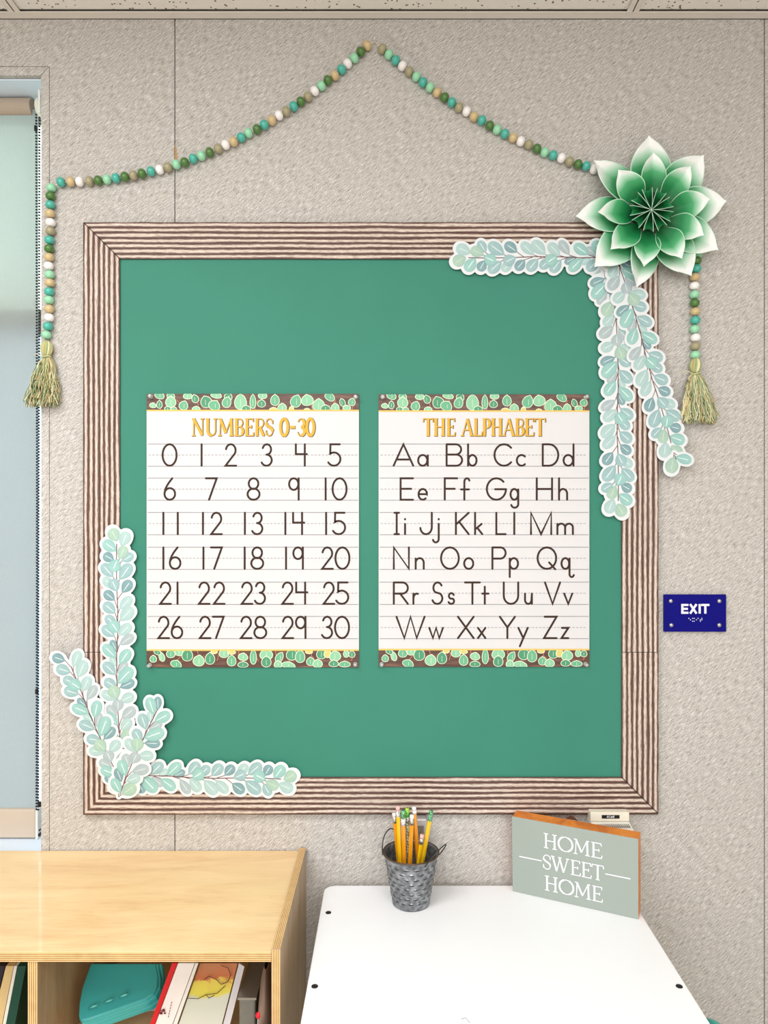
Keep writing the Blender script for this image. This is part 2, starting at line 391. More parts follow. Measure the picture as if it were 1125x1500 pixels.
# bead chain: two strands of small balls
M_ball = mat('chain_grey', (30, 32, 42), 0.35, 0.3)
bm = bmesh.new(); bmesh.ops.create_icosphere(bm, subdivisions=1, radius=.0025); ico_v = [v.co.copy() for v in bm.verts]; ico_f = [tuple(v.index for v in f.verts) for f in bm.faces]; bm.free()
mb = MB()
for sx, ph in ((0, 0), (2.1, .5)):
    za, zb_ = Pd(0, 168, .04).z, Pd(0, 1190, .04).z; n = int((za - zb_) / .0062)
    for i in range(n):
        py_ = 168 + (i + ph) * .0062 * F / (D + .04)
        cx = Pd(53.0 + sx + 1.1 * sin(i * .012 + sx) + (0 if py_ < 600 else 0) , 0, .04).x
        c = Vector((cx, .04 + (.006 if sx else 0), za - (i + ph) * .0062)); k = len(mb.v)
        mb.v += [tuple(v + c) for v in ico_v]; mb.f += [tuple(k + j for j in f) for f in ico_f]; mb.m += [0] * len(ico_f); mb.uv += [[(0, 0)] * 3] * len(ico_f)
tag(mb.build('bead_chain', M_ball, bd, smooth=True), 'fine dark ball chain hanging in a long loop', kind='stuff')
for (x, y) in ((52.5, 188), (54, 1013), (57.8, 1178)):
    mb = MB(); c = Pd(x, y, .038); mb.lathe([(.0005, -.006), (.0035, -.005), (.0035, .005), (.0005, .006)], c, 10); mb.build('chain_stop', M_black, bd)
mb = MB(); c = Pd(59, 1222, .05); mb.box((c.x - .002, .045, c.z - .003), (c.x + .001, .055, c.z + .003)); c = Pd(59, 1215, .05); mb.box((c.x - .001, .045, c.z - .0015), (c.x + .001, .055, c.z + .0015)); mb.build('chain_clip', M_black, bd)

# ------------------------------------------------------------------ bulletin board
BD = .0105    # face of the backing
board = empty('bulletin_board', P(543, 1193, .0), 'large square green bulletin board with a ridged driftwood border', 'bulletin board')
mb = MB()
def bfn(u, v):
    p = P(170 + 746 * u, 1145 - 772 * v, BD - .001)
    p.y += .0007 * sin(9 * u + 3 * v) * sin(7 * v + 1) ; return p
mb.grid(bfn, 40, 40); mb.build('backing_paper', M_board, board, smooth=True)
mb = MB(); a, b = P(124, 1191, 0), P(962, 328, 0); mb.box((a.x, -.0075, a.z), (b.x, -.0003, b.z)); mb.build('core', M_seam, board)
def strip(o0, o1, i0, i1, gaps=()):
    """outer edge o0->o1, inner edge i0->i1 in image units at border depth"""
    mb = MB(); L = hypot(o1[0] - o0[0], o1[1] - o0[1]) / 720; nu = max(24, int(L * 70)); nv = 42
    def fn(u, v):
        a = (o0[0] + (o1[0] - o0[0]) * u, o0[1] + (o1[1] - o0[1]) * u); b = (i0[0] + (i1[0] - i0[0]) * u, i0[1] + (i1[1] - i0[1]) * u)
        px, py = a[0] + (b[0] - a[0]) * v, a[1] + (b[1] - a[1]) * v
        h = .0012 * abs(sin(7 * pi * v + .35 * sin(17 * u * L + 3 * v)))
        e = .35 * sin(u * L * 90) + .3 * sin(u * L * 41)
        if v == 0: px += e * (.6 if abs(o1[1] - o0[1]) > 10 else 0); py += e * (.6 if abs(o1[0] - o0[0]) > 10 else 0)
        return P(px, py, BD + .0022 + h)
    mb.grid(fn, nu, nv, uvf=lambda u, v: (u * L + o0[0] * .013 + o0[1] * .007, v))
    k = len(mb.v)
    for v in (0, 1):                # turned-down edges
        for i in range(nu):
            a, b = fn(i / nu, v), fn((i + 1) / nu, v); a2, b2 = Vector((a.x, -BD, a.z)), Vector((b.x, -BD, b.z))
            mb.poly([a, b, b2, a2], 0, [(i / nu * L, v), ((i + 1) / nu * L, v), ((i + 1) / nu * L, v), (i / nu * L, v)])
    return mb.build('border_strip', M_ridge, board, smooth=True)
OL, OT, OR, OB = 122, 325.5, 964.5, 1193.5; IL, IT, IR, IB = 176, 379.5, 910.5, 1138.5
strip((OL + .9, OT), (OR - .9, OT), (IL + .9, IT), (IR - .9, IT))
strip((OL, OB), (OR - .9, OB - 1.5), (IL, IB), (IR - .9, IB))
strip((OL, OT + .6), (OL, 955), (IL - .6, IT), (IL, 955)); strip((OL, 955.8), (OL, OB), (IL, 955.8), (IL, IB))
strip((OR, OT + .6), (OR, 955), (IR, IT), (IR, 955)); strip((OR, 955.8), (OR, OB - 1.5), (IR, 955.8), (IR, IB))

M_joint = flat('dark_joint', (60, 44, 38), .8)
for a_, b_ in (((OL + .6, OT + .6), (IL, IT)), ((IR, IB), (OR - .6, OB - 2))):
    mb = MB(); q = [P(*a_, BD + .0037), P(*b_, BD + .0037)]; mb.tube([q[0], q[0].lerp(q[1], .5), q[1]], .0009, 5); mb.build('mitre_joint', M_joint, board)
# ------------------------------------------------------------------ stroke lettering
def E_(cx, cy, rx, ry): return arc(cx, cy, rx, ry, 0, 360, 28)
G = {
 '0': [E_(.5, .5, .5, .5)], '1': [[(.5, 0), (.5, 1)]],
 '2': [arc(.5, .28, .44, .28, 190, 392) + [(.02, 1), (1, 1)]],
 '3': [arc(.52, .24, .4, .24, 195, 450), arc(.48, .74, .5, .26, 270, 515)],
 '4': [[(.05, 0), (.05, .46), (1, .46)], [(.82, 0), (.82, 1)]],
 '5': [[(.92, 0), (.12, 0), (.1, .44)] + arc(.42, .69, .56, .31, 232, 510)],
 '6': [bez((.72, 0), (.25, .3), (.05, .5), (.03, .73), n=12), E_(.5, .73, .47, .27)],
 '7': [[(0, 0), (1, 0), (.3, 1)]], '8': [E_(.5, .25, .4, .25), E_(.5, .74, .5, .26)],
 '9': [E_(.45, .27, .45, .27), [(.93, 0), (.93, 1)]],
 'A': [[(0, 1), (.5, 0), (1, 1)], [(.2, .71), (.8, .71)]],
 'B': [[(0, 0), (0, 1)], [(0, 0)] + arc(.58, .24, .36, .24, -90, 90) + [(0, .48)], [(0, .48)] + arc(.62, .74, .38, .26, -90, 90) + [(0, 1)]],
 'C': [arc(.55, .5, .55, .5, 318, 42, 24)],
 'D': [[(0, 0), (0, 1)], [(0, 0)] + arc(.4, .5, .6, .5, -90, 90, 20) + [(0, 1)]],
 'E': [[(1, 0), (0, 0), (0, 1), (1, 1)], [(0, .49), (.85, .49)]],
 'F': [[(1, 0), (0, 0), (0, 1)], [(0, .49), (.8, .49)]],
 'G': [arc(.52, .5, .52, .5, 318, 3, 26), [(.45, .51), (1.04, .51)]],
 'H': [[(0, 0), (0, 1)], [(1, 0), (1, 1)], [(0, .5), (1, .5)]],
 'I': [[(0, 0), (1, 0)], [(.5, 0), (.5, 1)], [(0, 1), (1, 1)]],
 'J': [[(.95, 0)] + arc(.48, .68, .47, .32, 0, 175)],
 'K': [[(0, 0), (0, 1)], [(1, 0), (.0, .55)], [(.25, .42), (1, 1)]],
 'L': [[(0, 0), (0, 1), (1, 1)]], 'M': [[(0, 1), (0, 0), (.5, 1), (1, 0), (1, 1)]], 'N': [[(0, 1), (0, 0), (1, 1), (1, 0)]],
 'O': [E_(.5, .5, .5, .5)], 'P': [[(0, 0), (0, 1)], [(0, 0)] + arc(.6, .26, .4, .26, -90, 90) + [(0, .52)]],
 'Q': [E_(.5, .5, .5, .5), [(.62, .7), (.95, 1.02)]],
 'R': [[(0, 0), (0, 1)], [(0, 0)] + arc(.6, .26, .4, .26, -90, 90) + [(0, .52)], [(.45, .52), (1, 1)]],
 'S': [arc(.52, .25, .42, .25, -25, -235, 14) + arc(.48, .74, .5, .26, -60, 160, 14)],
 'T': [[(0, 0), (1, 0)], [(.5, 0), (.5, 1)]], 'U': [[(0, 0)] + arc(.5, .62, .5, .38, 180, 0) + [(1, 0)]],
 'V': [[(0, 0), (.5, 1), (1, 0)]], 'W': [[(0, 0), (.28, 1), (.5, 0), (.72, 1), (1, 0)]], 'X': [[(0, 0), (1, 1)], [(1, 0), (0, 1)]],
 'Y': [[(0, 0), (.5, .5), (1, 0)], [(.5, .5), (.5, 1)]], 'Z': [[(.05, 0), (1, 0), (0, 1), (1, 1)]],
 'a': [E_(.45, .75, .45, .25), [(.95, .52), (.95, 1)]], 'b': [[(0, 0), (0, 1)], E_(.52, .75, .48, .25)],
 'c': [arc(.55, .75, .5, .25, 315, 45, 18)], 'd': [E_(.47, .75, .47, .25), [(1, 0), (1, 1)]],
 'e': [[(.02, .74), (.97, .74)] + arc(.5, .75, .48, .25, 0, -312, 20)], 'f': [arc(.68, .16, .3, .16, -20, -180, 8) + [(.38, 1)], [(0, .52), (.9, .52)]],
 'g': [E_(.45, .75, .45, .25), [(.93, .52)] + arc(.5, 1.2, .43, .17, 0, 165)], 'h': [[(0, 0), (0, 1)], [(0, .75)] + arc(.5, .72, .5, .22, 180, 360) + [(1, 1)]],
 'i': [[(.5, .52), (.5, 1)], [(.5, .29), (.5, .31)]], 'j': [[(.8, .52)] + arc(.42, 1.22, .38, .16, 0, 165), [(.8, .29), (.8, .31)]],
 'k': [[(0, 0), (0, 1)], [(.9, .52), (0, .78)], [(.3, .7), (1, 1)]], 'l': [[(.5, 0), (.5, 1)]],
 'm': [[(0, .52), (0, 1)], [(0, .74)] + arc(.25, .69, .25, .18, 180, 360) + [(.5, 1)], [(.5, .74)] + arc(.75, .69, .25, .18, 180, 360) + [(1, 1)]],
 'n': [[(0, .52), (0, 1)], [(0, .75)] + arc(.5, .72, .5, .22, 180, 360) + [(1, 1)]], 'o': [E_(.5, .75, .5, .25)],
 'p': [[(0, .52), (0, 1.38)], E_(.5, .75, .5, .25)], 'q': [E_(.42, .75, .42, .25), [(.88, .52)] + arc(1.12, 1.24, .24, .14, 180, 20)],
 'r': [[(0, .52), (0, 1)], arc(.6, .76, .6, .24, 180, 290, 8)], 's': [arc(.5, .63, .4, .13, -20, -250, 10) + arc(.48, .87, .46, .13, -60, 160, 10)],
 't': [[(.4, .2), (.4, 1)], [(0, .52), (1, .52)]], 'u': [[(0, .52)] + arc(.45, .8, .45, .2, 180, 0) + [(.95, .52)], [(.95, .52), (.95, 1)]],
 'v': [[(0, .52), (.5, 1), (1, .52)]], 'w': [[(0, .52), (.27, 1), (.5, .52), (.73, 1), (1, .52)]], 'x': [[(0, .52), (1, 1)], [(1, .52), (0, 1)]],
 'y': [[(0, .52), (.5, .98)], [(1, .52), (.15, 1.38)]], 'z': [[(.05, .52), (1, .52), (0, 1), (1, 1)]],
}
# serif capitals: (points, heavy?)
def serif(x, y, w=.16): return ([(x - w, y), (x + w, y)], 0)
SG = {
 'N': [([(.14, 1), (.14, 0)], 0), ([(.14, .02), (.84, .98)], 1), ([(.86, 1), (.86, 0)], 0), serif(.14, 0, .14), serif(.14, 1), serif(.86, 0)],
 'U': [([(.2, 0)] + arc(.52, .7, .32, .28, 180, 90, 8), 1), (arc(.52, .7, .32, .28, 90, 0, 8) + [(.84, 0)], 0), serif(.2, 0), serif(.84, 0)],
 'M': [([(.13, 1), (.17, 0)], 0), ([(.17, .02), (.5, .85)], 1), ([(.5, .85), (.82, .02)], 0), ([(.84, 0), (.87, 1)], 1), serif(.13, 1, .12), serif(.87, 1, .14), serif(.13, 0, .09), serif(.88, 0, .09)],
 'B': [([(.22, 0), (.22, 1)], 1), ([(.05, 0)] + arc(.55, .24, .32, .23, -90, 90) + [(.3, .48)], 0), ([(.3, .48)] + arc(.6, .74, .36, .26, -90, 90) + [(.05, 1)], 0), (arc(.6, .74, .32, .2, -60, 60, 8), 1)],
 'E': [([(.24, 0), (.24, 1)], 1), ([(.05, 0), (.88, 0), (.9, .18)], 0), ([(.24, .48), (.7, .48)], 0), ([(.7, .38), (.7, .58)], 0), ([(.05, 1), (.92, 1), (.96, .8)], 0)],
 'R': [([(.22, 0), (.22, 1)], 1), ([(.05, 0)] + arc(.55, .25, .33, .25, -90, 90) + [(.3, .5)], 0), ([(.5, .5), (.88, 1)], 1), serif(.22, 1), ([(.85, 1), (1, 1)], 0)],
 'S': [([(.86, .3), (.86, .08)], 0), (arc(.5, .25, .36, .25, -30, -180, 10), 0), (bez((.14, .25), (.16, .5), (.86, .46), (.86, .74)), 1), (arc(.5, .74, .36, .26, 0, 160, 10), 0), ([(.13, .68), (.13, .95)], 0)],
 '0': [(arc(.5, .5, .36, .5, 90, 270, 14), 1), (arc(.5, .5, .36, .5, 270, 450, 14), 1)],
 '-': [([(.1, .5), (.9, .5)], 1)],
 '3': [(arc(.48, .25, .34, .25, 195, 300, 8), 0), (arc(.48, .25, .34, .25, 300, 450, 8), 1), (arc(.48, .74, .38, .26, 270, 440, 12), 1), (arc(.48, .74, .38, .26, 80, 170, 8), 0)],
 'T': [([(.5, 0), (.5, 1)], 1), ([(.04, .2), (.07, 0), (.93, 0), (.96, .2)], 0), serif(.5, 1)],
 'H': [([(.2, 0), (.2, 1)], 1), ([(.8, 0), (.8, 1)], 1), ([(.2, .48), (.8, .48)], 0), serif(.2, 0), serif(.2, 1), serif(.8, 0), serif(.8, 1)],
 'A': [([(.5, 0), (.14, 1)], 0), ([(.5, 0), (.84, 1)], 1), ([(.26, .66), (.74, .66)], 0), serif(.13, 1, .13), serif(.86, 1, .14)],
 'L': [([(.25, 0), (.25, 1)], 1), ([(.05, 1), (.9, 1), (.95, .76)], 0), serif(.25, 0)],
 'P': [([(.24, 0), (.24, 1)], 1), ([(.05, 0)] + arc(.55, .27, .36, .27, -90, 90) + [(.3, .54)], 0), (arc(.55, .27, .32, .22, -60, 60, 8), 1), serif(.24, 1)],
 'O': [(arc(.5, .5, .46, .5, 110, 250, 12), 1), (arc(.5, .5, .46, .5, 250, 290, 5), 0), (arc(.5, .5, .46, .5, 290, 430, 12), 1), (arc(.5, .5, .46, .5, 70, 110, 5), 0)],
 'W': [([(.1, 0), (.32, 1)], 1), ([(.32, 1), (.5, .05)], 0), ([(.48, .05), (.7, 1)], 1), ([(.7, 1), (.92, 0)], 0), serif(.1, 0, .1), serif(.5, 0, .1), serif(.92, 0, .09)],
}
M_ink = flat('brown_ink', (52, 30, 18), 0.6); M_gold = flat('gold_ink', (212, 166, 52), 0.5); M_shadow_ink = flat('olive_outline_ink', (92, 72, 44), 0.6)
M_lineink = flat('grey_rule_ink', (128, 130, 136), 0.6)
M_paper = mat('poster_paper', (208, 208, 211), 0.4, var=0.015, scale=14, spec=0.4)
M_goldline = flat('gold_rule', (226, 190, 100), 0.5)
def plank_mat():
    t = NT('printed_dark_wood'); n = t.noise(120, t.obj((.12, 1, 1.6)), 4, .65)
    t.base(t.ramp(n, [(.35, lin((60, 38, 32))), (.55, lin((96, 64, 52))), (.7, lin((128, 90, 74)))])); t.b.inputs['Roughness'].default_value = .45; return t.m
M_plank = plank_mat()
M_lf = [flat('print_leaf_green', (104, 172, 136), .5), flat('print_leaf_mint', (138, 194, 158), .5), flat('print_leaf_deep', (76, 146, 112), .5), flat('print_leaf_yellow', (206, 196, 120), .5)]
M_lfedge = flat('print_leaf_cream', (226, 234, 206), .5); M_twig = flat('print_twig', (190, 120, 90), .5)
PD = BD + .0022
def to_poster(x, y, lift): return P(x, y, PD + .0003 + lift)
toppat = [(110,65,22,15,20),(78,113,15,10,10),(110,110,12,17,0),(165,68,18,14,20),(165,98,24,24,0),(150,128,14,8,0),(180,130,12,8,0),(247,68,20,14,0),(284,82,15,18,-20),(226,115,20,20,20),(288,130,18,10,0),(338,98,26,26,-20),(375,115,27,22,30),(385,65,25,12,10),(443,72,18,16,30),(435,100,20,24,20),(503,100,28,35,0),(530,128,20,12,0),(563,98,13,32,0),(610,66,20,14,0),(605,105,18,16,0),(670,90,20,24,0),(705,125,20,18,0),(662,133,18,8,3),(770,95,24,28,20),(827,90,28,24,-10),(750,130,10,10,3),(825,135,14,6,3),(882,115,28,28,0),(915,128,22,14,0),(935,73,24,16,30),(962,125,18,18,0),(998,100,12,17,-20),(1042,98,16,16,20),(1018,125,18,10,0)]
botpat = [(80,615,15,15,0),(122,605,12,22,-20),(100,582,16,10,20),(165,590,20,18,0),(205,582,18,16,0),(245,598,25,27,0),(190,640,26,16,20),(300,625,26,24,10),(355,615,22,26,0),(375,578,14,10,3),(423,588,22,20,0),(460,582,18,8,3),(460,625,20,24,0),(515,605,22,16,10),(515,642,24,12,0),(565,608,14,34,0),(628,595,30,24,0),(628,630,22,24,0),(690,608,16,24,30),(685,642,18,16,0),(750,595,24,26,20),(792,605,22,28,0),(735,645,32,14,10),(835,578,16,10,3),(842,628,18,18,0),(877,638,22,18,0),(895,592,22,22,0),(925,590,16,18,3),(962,602,26,22,-10),(955,637,22,14,0),(1008,640,26,12,0),(1015,590,12,16,0),(1043,592,14,14,0)]
def poster(x0, x1, yt, yb, zx, name, label, title, rows):
    pr = empty(name, P((x0 + x1) / 2, yb, PD), label, 'poster', 'classroom learning posters on the green board')
    mb = MB(); a, b = P(x0, yb, PD), P(x1, yt, PD)
    def fn(u, v):
        p = a.lerp(b, 0); p = Vector((a.x + (b.x - a.x) * u, -PD, a.z + (b.z - a.z) * v)); return p
    mb.box((a.x, -PD, a.z), (b.x, -PD + .0005, b.z)); mb.build('sheet', M_paper, pr)
    for (y0, y1, pat, oy) in ((yt, yt + 23.6, toppat, 560), (yb - 24.6, yb, botpat, 780)):
        mb = MB(); mb.poly([to_poster(x0, y1, -.0002), to_poster(x1, y1, -.0002), to_poster(x1, y0, -.0002), to_poster(x0, y0, -.0002)])
        mb.build('border_band', M_plank, pr)
        mb = MB(); off = (yt - 576.8) if oy == 560 else (yb - 977.6)
        cl = lambda v, lo, hi: max(lo, min(hi, v))
        rnd = random.Random(3)
        for tw in range(11):
            tx = 120 + tw * 92 + rnd.uniform(-10, 10); yy0 = (y1 if oy == 560 else y0); dy = -15 if oy == 560 else 15
            ribbon(mb, [(x0 + (tx - 48) / 3.309, yy0), (x0 + (tx - 48) / 3.309 + rnd.uniform(-2, 2), yy0 + dy * .5), (x0 + (tx - 48) / 3.309 + rnd.uniform(-7, 7), yy0 + dy)], .9, lambda x, y, l: to_poster(x, cl(y, y0, y1), -.00018 + l), 5, False)
        for i, (cx, cy, rx, ry, rot) in enumerate(pat):
            X0, Y0 = x0 + (cx - 48) / 3.309, oy + cy / 3.309 + off
            if oy == 560: Y0 = 560 + cy / 3.309 + off
            gold = rot == 3; ra = radians(0 if gold else rot)
            for (e, mi, lf) in ((1.15, 4, 0), (.35, 3 if gold else (i * 7) % 3, 1)):
                pts = []
                for k in range(18):
                    w = 2 * pi * k / 18; ex = (rx / 3.309 + e - .3) * sin(w); ey = -(ry / 3.309 + e - .3) * cos(w) * (1 + .12 * cos(w))
                    if abs(cos(w)) > .99 and cos(w) > 0: ey *= 1.12
                    xx, yy = X0 + ex * cos(ra) - ey * sin(ra), Y0 + ex * sin(ra) + ey * cos(ra)
                    pts.append(to_poster(cl(xx, x0 + .2, x1 - .2), cl(yy, y0, y1), -.00012 + i * 2e-6 + lf * 1e-6))
                mb.poly(pts, mi)
            if not gold:
                s_ = rx / 3.309; h_ = ry / 3.309
                q = [(X0 - h_ * .5 * sin(-ra), Y0 + h_ * .5 * cos(ra)), (X0 + h_ * .55 * sin(ra), Y0 - h_ * .55 * cos(ra))]
                ribbon(mb, q, .45, lambda x, y, l: to_poster(cl(x, x0, x1), cl(y, y0, y1), -.00003 + l), 4, False)
        o = mb.build('leaf_print', M_lf + [M_lfedge, M_twig], pr); o['kind'] = 'stuff'
    for yy in (yt + 24.6, yb - 25.4): mb = MB(); ribbon(mb, [(x0, yy), (x1, yy)], 2.2, to_poster, 0, False); mb.build('gold_rule', M_goldline, pr)
    mb = MB()
    for t0 in tops:
        ribbon(mb, [(x0 + 1.5, t0), (x1 - 1, t0)], .8, to_poster, 0, False); ribbon(mb, [(x0 + 1.5, t0 + 32.6), (x1 - 1, t0 + 32.6)], .8, to_poster, 0, False)
        xx = x0 + 3
        while xx < x1 - 5: ribbon(mb, [(xx, t0 + 16.2), (xx + 3.2, t0 + 16.2)], .7, to_poster, 0, False); xx += 5.4
    o = mb.build('writing_lines', M_lineink, pr); o['kind'] = 'stuff'
    # title
    for ch, a_, b_ in title:
        mb = MB()
        for dx, dy, mi, lf, ew in ((.7, .45, 1, 0, .9), (0, 0, 0, .00006, 0)):
            X0, X1 = zx + a_ / 3.309, zx + b_ / 3.309; jit = (hash(ch) % 3 - 1) * .0
            for pts, hv in SG[ch]:
                ribbon(mb, [(X0 + dx + (X1 - X0) * x, 613.4 + dy + 24.6 * y) for x, y in pts], (3.9 if hv else 1.5) + ew, lambda x, y, l: to_poster(x, y, l + lf), mi, False)
        mb.build('title_letter', [M_gold, M_shadow_ink], pr)
    for t0, row in zip(tops, rows):
        for ch, a_, b_ in row:
            mb = MB()
            for pts in G[ch]: ribbon(mb, [(a_ + (b_ - a_) * x, t0 + .4 + 31.4 * y) for x, y in pts], 2.95, lambda x, y, l: to_poster(x, y, l + .00006))
            if len(mb.f): mb.build('numeral' if ch.isdigit() else 'letter', M_ink, pr)
    return pr
tops = [650.4, 700.2, 750.7, 801.5, 852.8, 903.0]
dw = {'0': 20.5, '1': 1, '2': 16, '3': 15.5, '4': 17, '5': 17, '6': 16.5, '7': 16, '8': 17.5, '9': 15}
def drow(*a): return [(c, x - dw[c] / 2, x + dw[c] / 2) for c, x in a]
rows1 = [drow(('0', 248.4), ('1', 295.3), ('2', 338), ('3', 390.6), ('4', 441), ('5', 490.5)),
 drow(('6', 248.7), ('7', 309.4), ('8', 371.4), ('9', 431), ('1', 477), ('0', 497.4)),
 drow(('1', 239.3), ('1', 260.4), ('1', 297.3), ('2', 317), ('1', 358.7), ('3', 376.8), ('1', 418), ('4', 437), ('1', 477.7), ('5', 497.4)),
 drow(('1', 239.3), ('6', 256.5), ('1', 298), ('7', 317), ('1', 358.4), ('8', 376.8), ('1', 419), ('9', 437.2), ('2', 479.5), ('0', 501.6)),
 drow(('2', 242.3), ('1', 260), ('2', 299), ('2', 321), ('2', 361.7), ('3', 380.7), ('2', 421.2), ('4', 441.5), ('2', 481.7), ('5', 502)),
 drow(('2', 239.6), ('6', 259.2), ('2', 300.3), ('7', 319.6), ('2', 360.5), ('8', 381.3), ('2', 421.5), ('9', 441), ('3', 479), ('0', 501))]
def lrow(*a): return [(c, 540 + x0 / 3.309 + 1.2, 540 + x1 / 3.309 - 1.2) for c, x0, x1 in a]
rows2 = [lrow(('A', 117, 220), ('a', 236, 293), ('B', 374, 457), ('b', 478, 527), ('C', 606, 698), ('c', 712, 766), ('D', 840, 923), ('d', 941, 997)),
 lrow(('E', 151, 219), ('e', 237, 288), ('F', 365, 433), ('f', 444, 494), ('G', 569, 666), ('g', 684, 732), ('H', 811, 893), ('h', 919, 966)),
 lrow(('I', 121, 151), ('i', 170, 183), ('J', 246, 313), ('j', 306, 351), ('K', 419, 489), ('k', 512, 555), ('L', 615, 668), ('l', 700, 712), ('M', 783, 889), ('m', 911, 994)),
 lrow(('N', 118, 199), ('n', 224, 271), ('O', 347, 441), ('o', 459, 511), ('P', 596, 668), ('p', 680, 728), ('Q', 815, 913), ('q', 931, 983)),
 lrow(('R', 118, 194), ('r', 213, 248), ('S', 305, 362), ('s', 382, 420), ('T', 463, 543), ('t', 547, 585), ('U', 651, 729), ('u', 754, 797), ('V', 851, 932), ('v', 944, 991)),
 lrow(('W', 131, 275), ('w', 290, 364), ('X', 429, 513), ('x', 526, 570), ('Y', 632, 713), ('y', 722, 775), ('Z', 846, 915), ('z', 931, 972))]
p1 = poster(214.8, 525.8, 576.8, 977.6, 200, 'numbers_poster', 'white numbers 0-30 poster on the left half of the green board',
 [('N', 268, 327), ('U', 333, 391), ('M', 393, 470), ('B', 474, 519), ('E', 524, 569), ('R', 573, 620), ('S', 622, 664), ('0', 690, 740), ('-', 742, 772), ('3', 776, 820), ('0', 818, 866)], rows1)
p2 = poster(554.6, 863.3, 577.6, 976.8, 540, 'alphabet_poster', 'white alphabet poster on the right half of the green board',
 [('T', 262, 314), ('H', 314, 372), ('E', 377, 420), ('A', 446, 508), ('L', 508, 552), ('P', 551, 592), ('H', 592, 650), ('A', 648, 710), ('B', 710, 754), ('E', 756, 802), ('T', 803, 858)], rows2)
# push pins
M_clear = NT('clear_plastic'); M_clear.base(lin((235, 240, 240))); M_clear.b.inputs['Roughness'].default_value = .08; M_clear.b.inputs['Transmission Weight'].default_value = .7; M_clear = M_clear.m
M_steel = mat('steel', (190, 192, 196), .25, 1.0)
pin0 = None
for (x, y, where) in ((221.5, 581, 'top left corner of the numbers poster'), (521, 582, 'top right corner of the numbers poster'), (219.8, 974, 'bottom left corner of the numbers poster'), (520.5, 972.5, 'bottom right corner of the numbers poster'),
        (560.5, 582, 'top left corner of the alphabet poster'), (858, 582, 'top right corner of the alphabet poster'), (559, 972.5, 'bottom left corner of the alphabet poster'), (857.5, 972.5, 'bottom right corner of the alphabet poster')):
    lab = 'clear push pin at the ' + where; c = P(x, y, PD + .0006)
    if pin0 is None:
        pin0 = empty('push_pin', c, lab, 'push pin', 'clear push pins holding the posters')
        mb = MB(); mb.lathe([(.0004, 0), (.0042, 0), (.0042, .0012), (.0018, .0028), (.0018, .0075), (.0036, .0085), (.0036, .0105), (.0003, .0106)], (0, 0, 0), 16, axis='y'); mb.build('grip', M_clear, pin0, local=True)
        mb = MB(); mb.lathe([(.0002, .0), (.0005, .001), (.0005, .0111), (.0012, .0113), (.0002, .0115)], (0, 0, 0), 8, axis='y'); mb.build('point', M_steel, pin0, local=True)
        pins = [o for o in COL.objects if o.parent == pin0]
    else:
        n = pin0.copy(); COL.objects.link(n); n.location = c; n['label'] = lab
        for ch in pins: q = ch.copy(); COL.objects.link(q); q.parent = n

# ------------------------------------------------------------------ eucalyptus cut-outs
# (base x, y, tip x, y, width, layer, shade) of one printed spray, tip at the top
LV = [(172,793,162.5,774.5,17,1,4),(177.5,800,187,779,16.5,1,3),(170.5,807,151.5,793,16,2,0),(174.5,819,184,800,15,2,4),(178,822,195.5,812,13,0,1),
 (167,821,151.5,812,14,0,2),(173,819,164.5,836,17.5,3,0),(166,845,149.5,826,15.5,1,1),(175,849,192,826,17,1,1),(167,861,151,846,13.5,0,3),(171.5,866,163.5,848,16,2,1),
 (179,868,192,850,15,1,2),(168,879,153,866,14,1,2),(175,892,193,874,14,1,3),(169,898,152,883,15.5,1,1),(175.5,909,195,890,17,1,3),(170,917,155,901.5,14,0,1),
 (173,926,163,910,17.5,3,0),(168,932,150,917,15,1,1),(174,930,192,914,15,1,3),(175,944,196,930,13,1,5),(172,955,163,937,11,0,2),(170,963,151.5,944,15,2,0),
 (175,972,190,951,15.5,1,0),(171,976,162.5,961,11,0,3),(169.5,988,152,970,15,1,1),(172.5,986,186,969,12,0,5),(172,1000.5,194,978,18,2,0),(175.5,1006.5,197,997,13.5,0,2),
 (171,1007,153,995,14.5,1,1),(171.5,1023,164,1004,17.5,3,4),(171,1024,149,1013,14,1,3),(176,1027,196,1017,14.5,1,3),(173,1041,173,1023.5,16,1,5),(171,1048,157,1033,13.5,1,5),
 (178,1052,198,1036,15.5,1,5),(172.5,1061,155,1044,15,2,0),(177,1068,192,1053,14.5,1,3),(179.5,1088,192,1067,18,1,4),(177,1087,157,1073,14,1,0),(171,1072,155.5,1057,13,0,2)]
STEM = [(171,797),(170.5,820),(171,860),(172.5,890),(172.5,925),(171,955),(171,985),(171.5,1010),(172,1030),(174,1060),(177,1089)]
TW = [3,4,5,7,8,10,11,12,13,14,15,18,19,20,22,23,25,27,28,29,35,36,37,38]
O0 = (171.0, 784.0)
def leaf_mat(name, c, vein, dark):
    t = NT(name); u, v = t.uv(); n = t.noise(260, t.obj(), 3, .6)
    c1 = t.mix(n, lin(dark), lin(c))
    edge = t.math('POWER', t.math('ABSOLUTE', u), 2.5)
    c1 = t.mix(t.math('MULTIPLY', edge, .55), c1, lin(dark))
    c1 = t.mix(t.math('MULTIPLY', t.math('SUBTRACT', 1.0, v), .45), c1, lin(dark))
    ln = t.math('MULTIPLY', t.math('LESS_THAN', t.math('ABSOLUTE', u), 0.075), t.math('MULTIPLY', t.math('GREATER_THAN', v, .15), t.math('LESS_THAN', v, .78)))
    t.base(t.mix(t.math('MULTIPLY', ln, vein), c1, lin((226, 240, 238)))); t.b.inputs['Roughness'].default_value = .4; t.b.inputs['Specular IOR Level'].default_value = .35
    return t.m
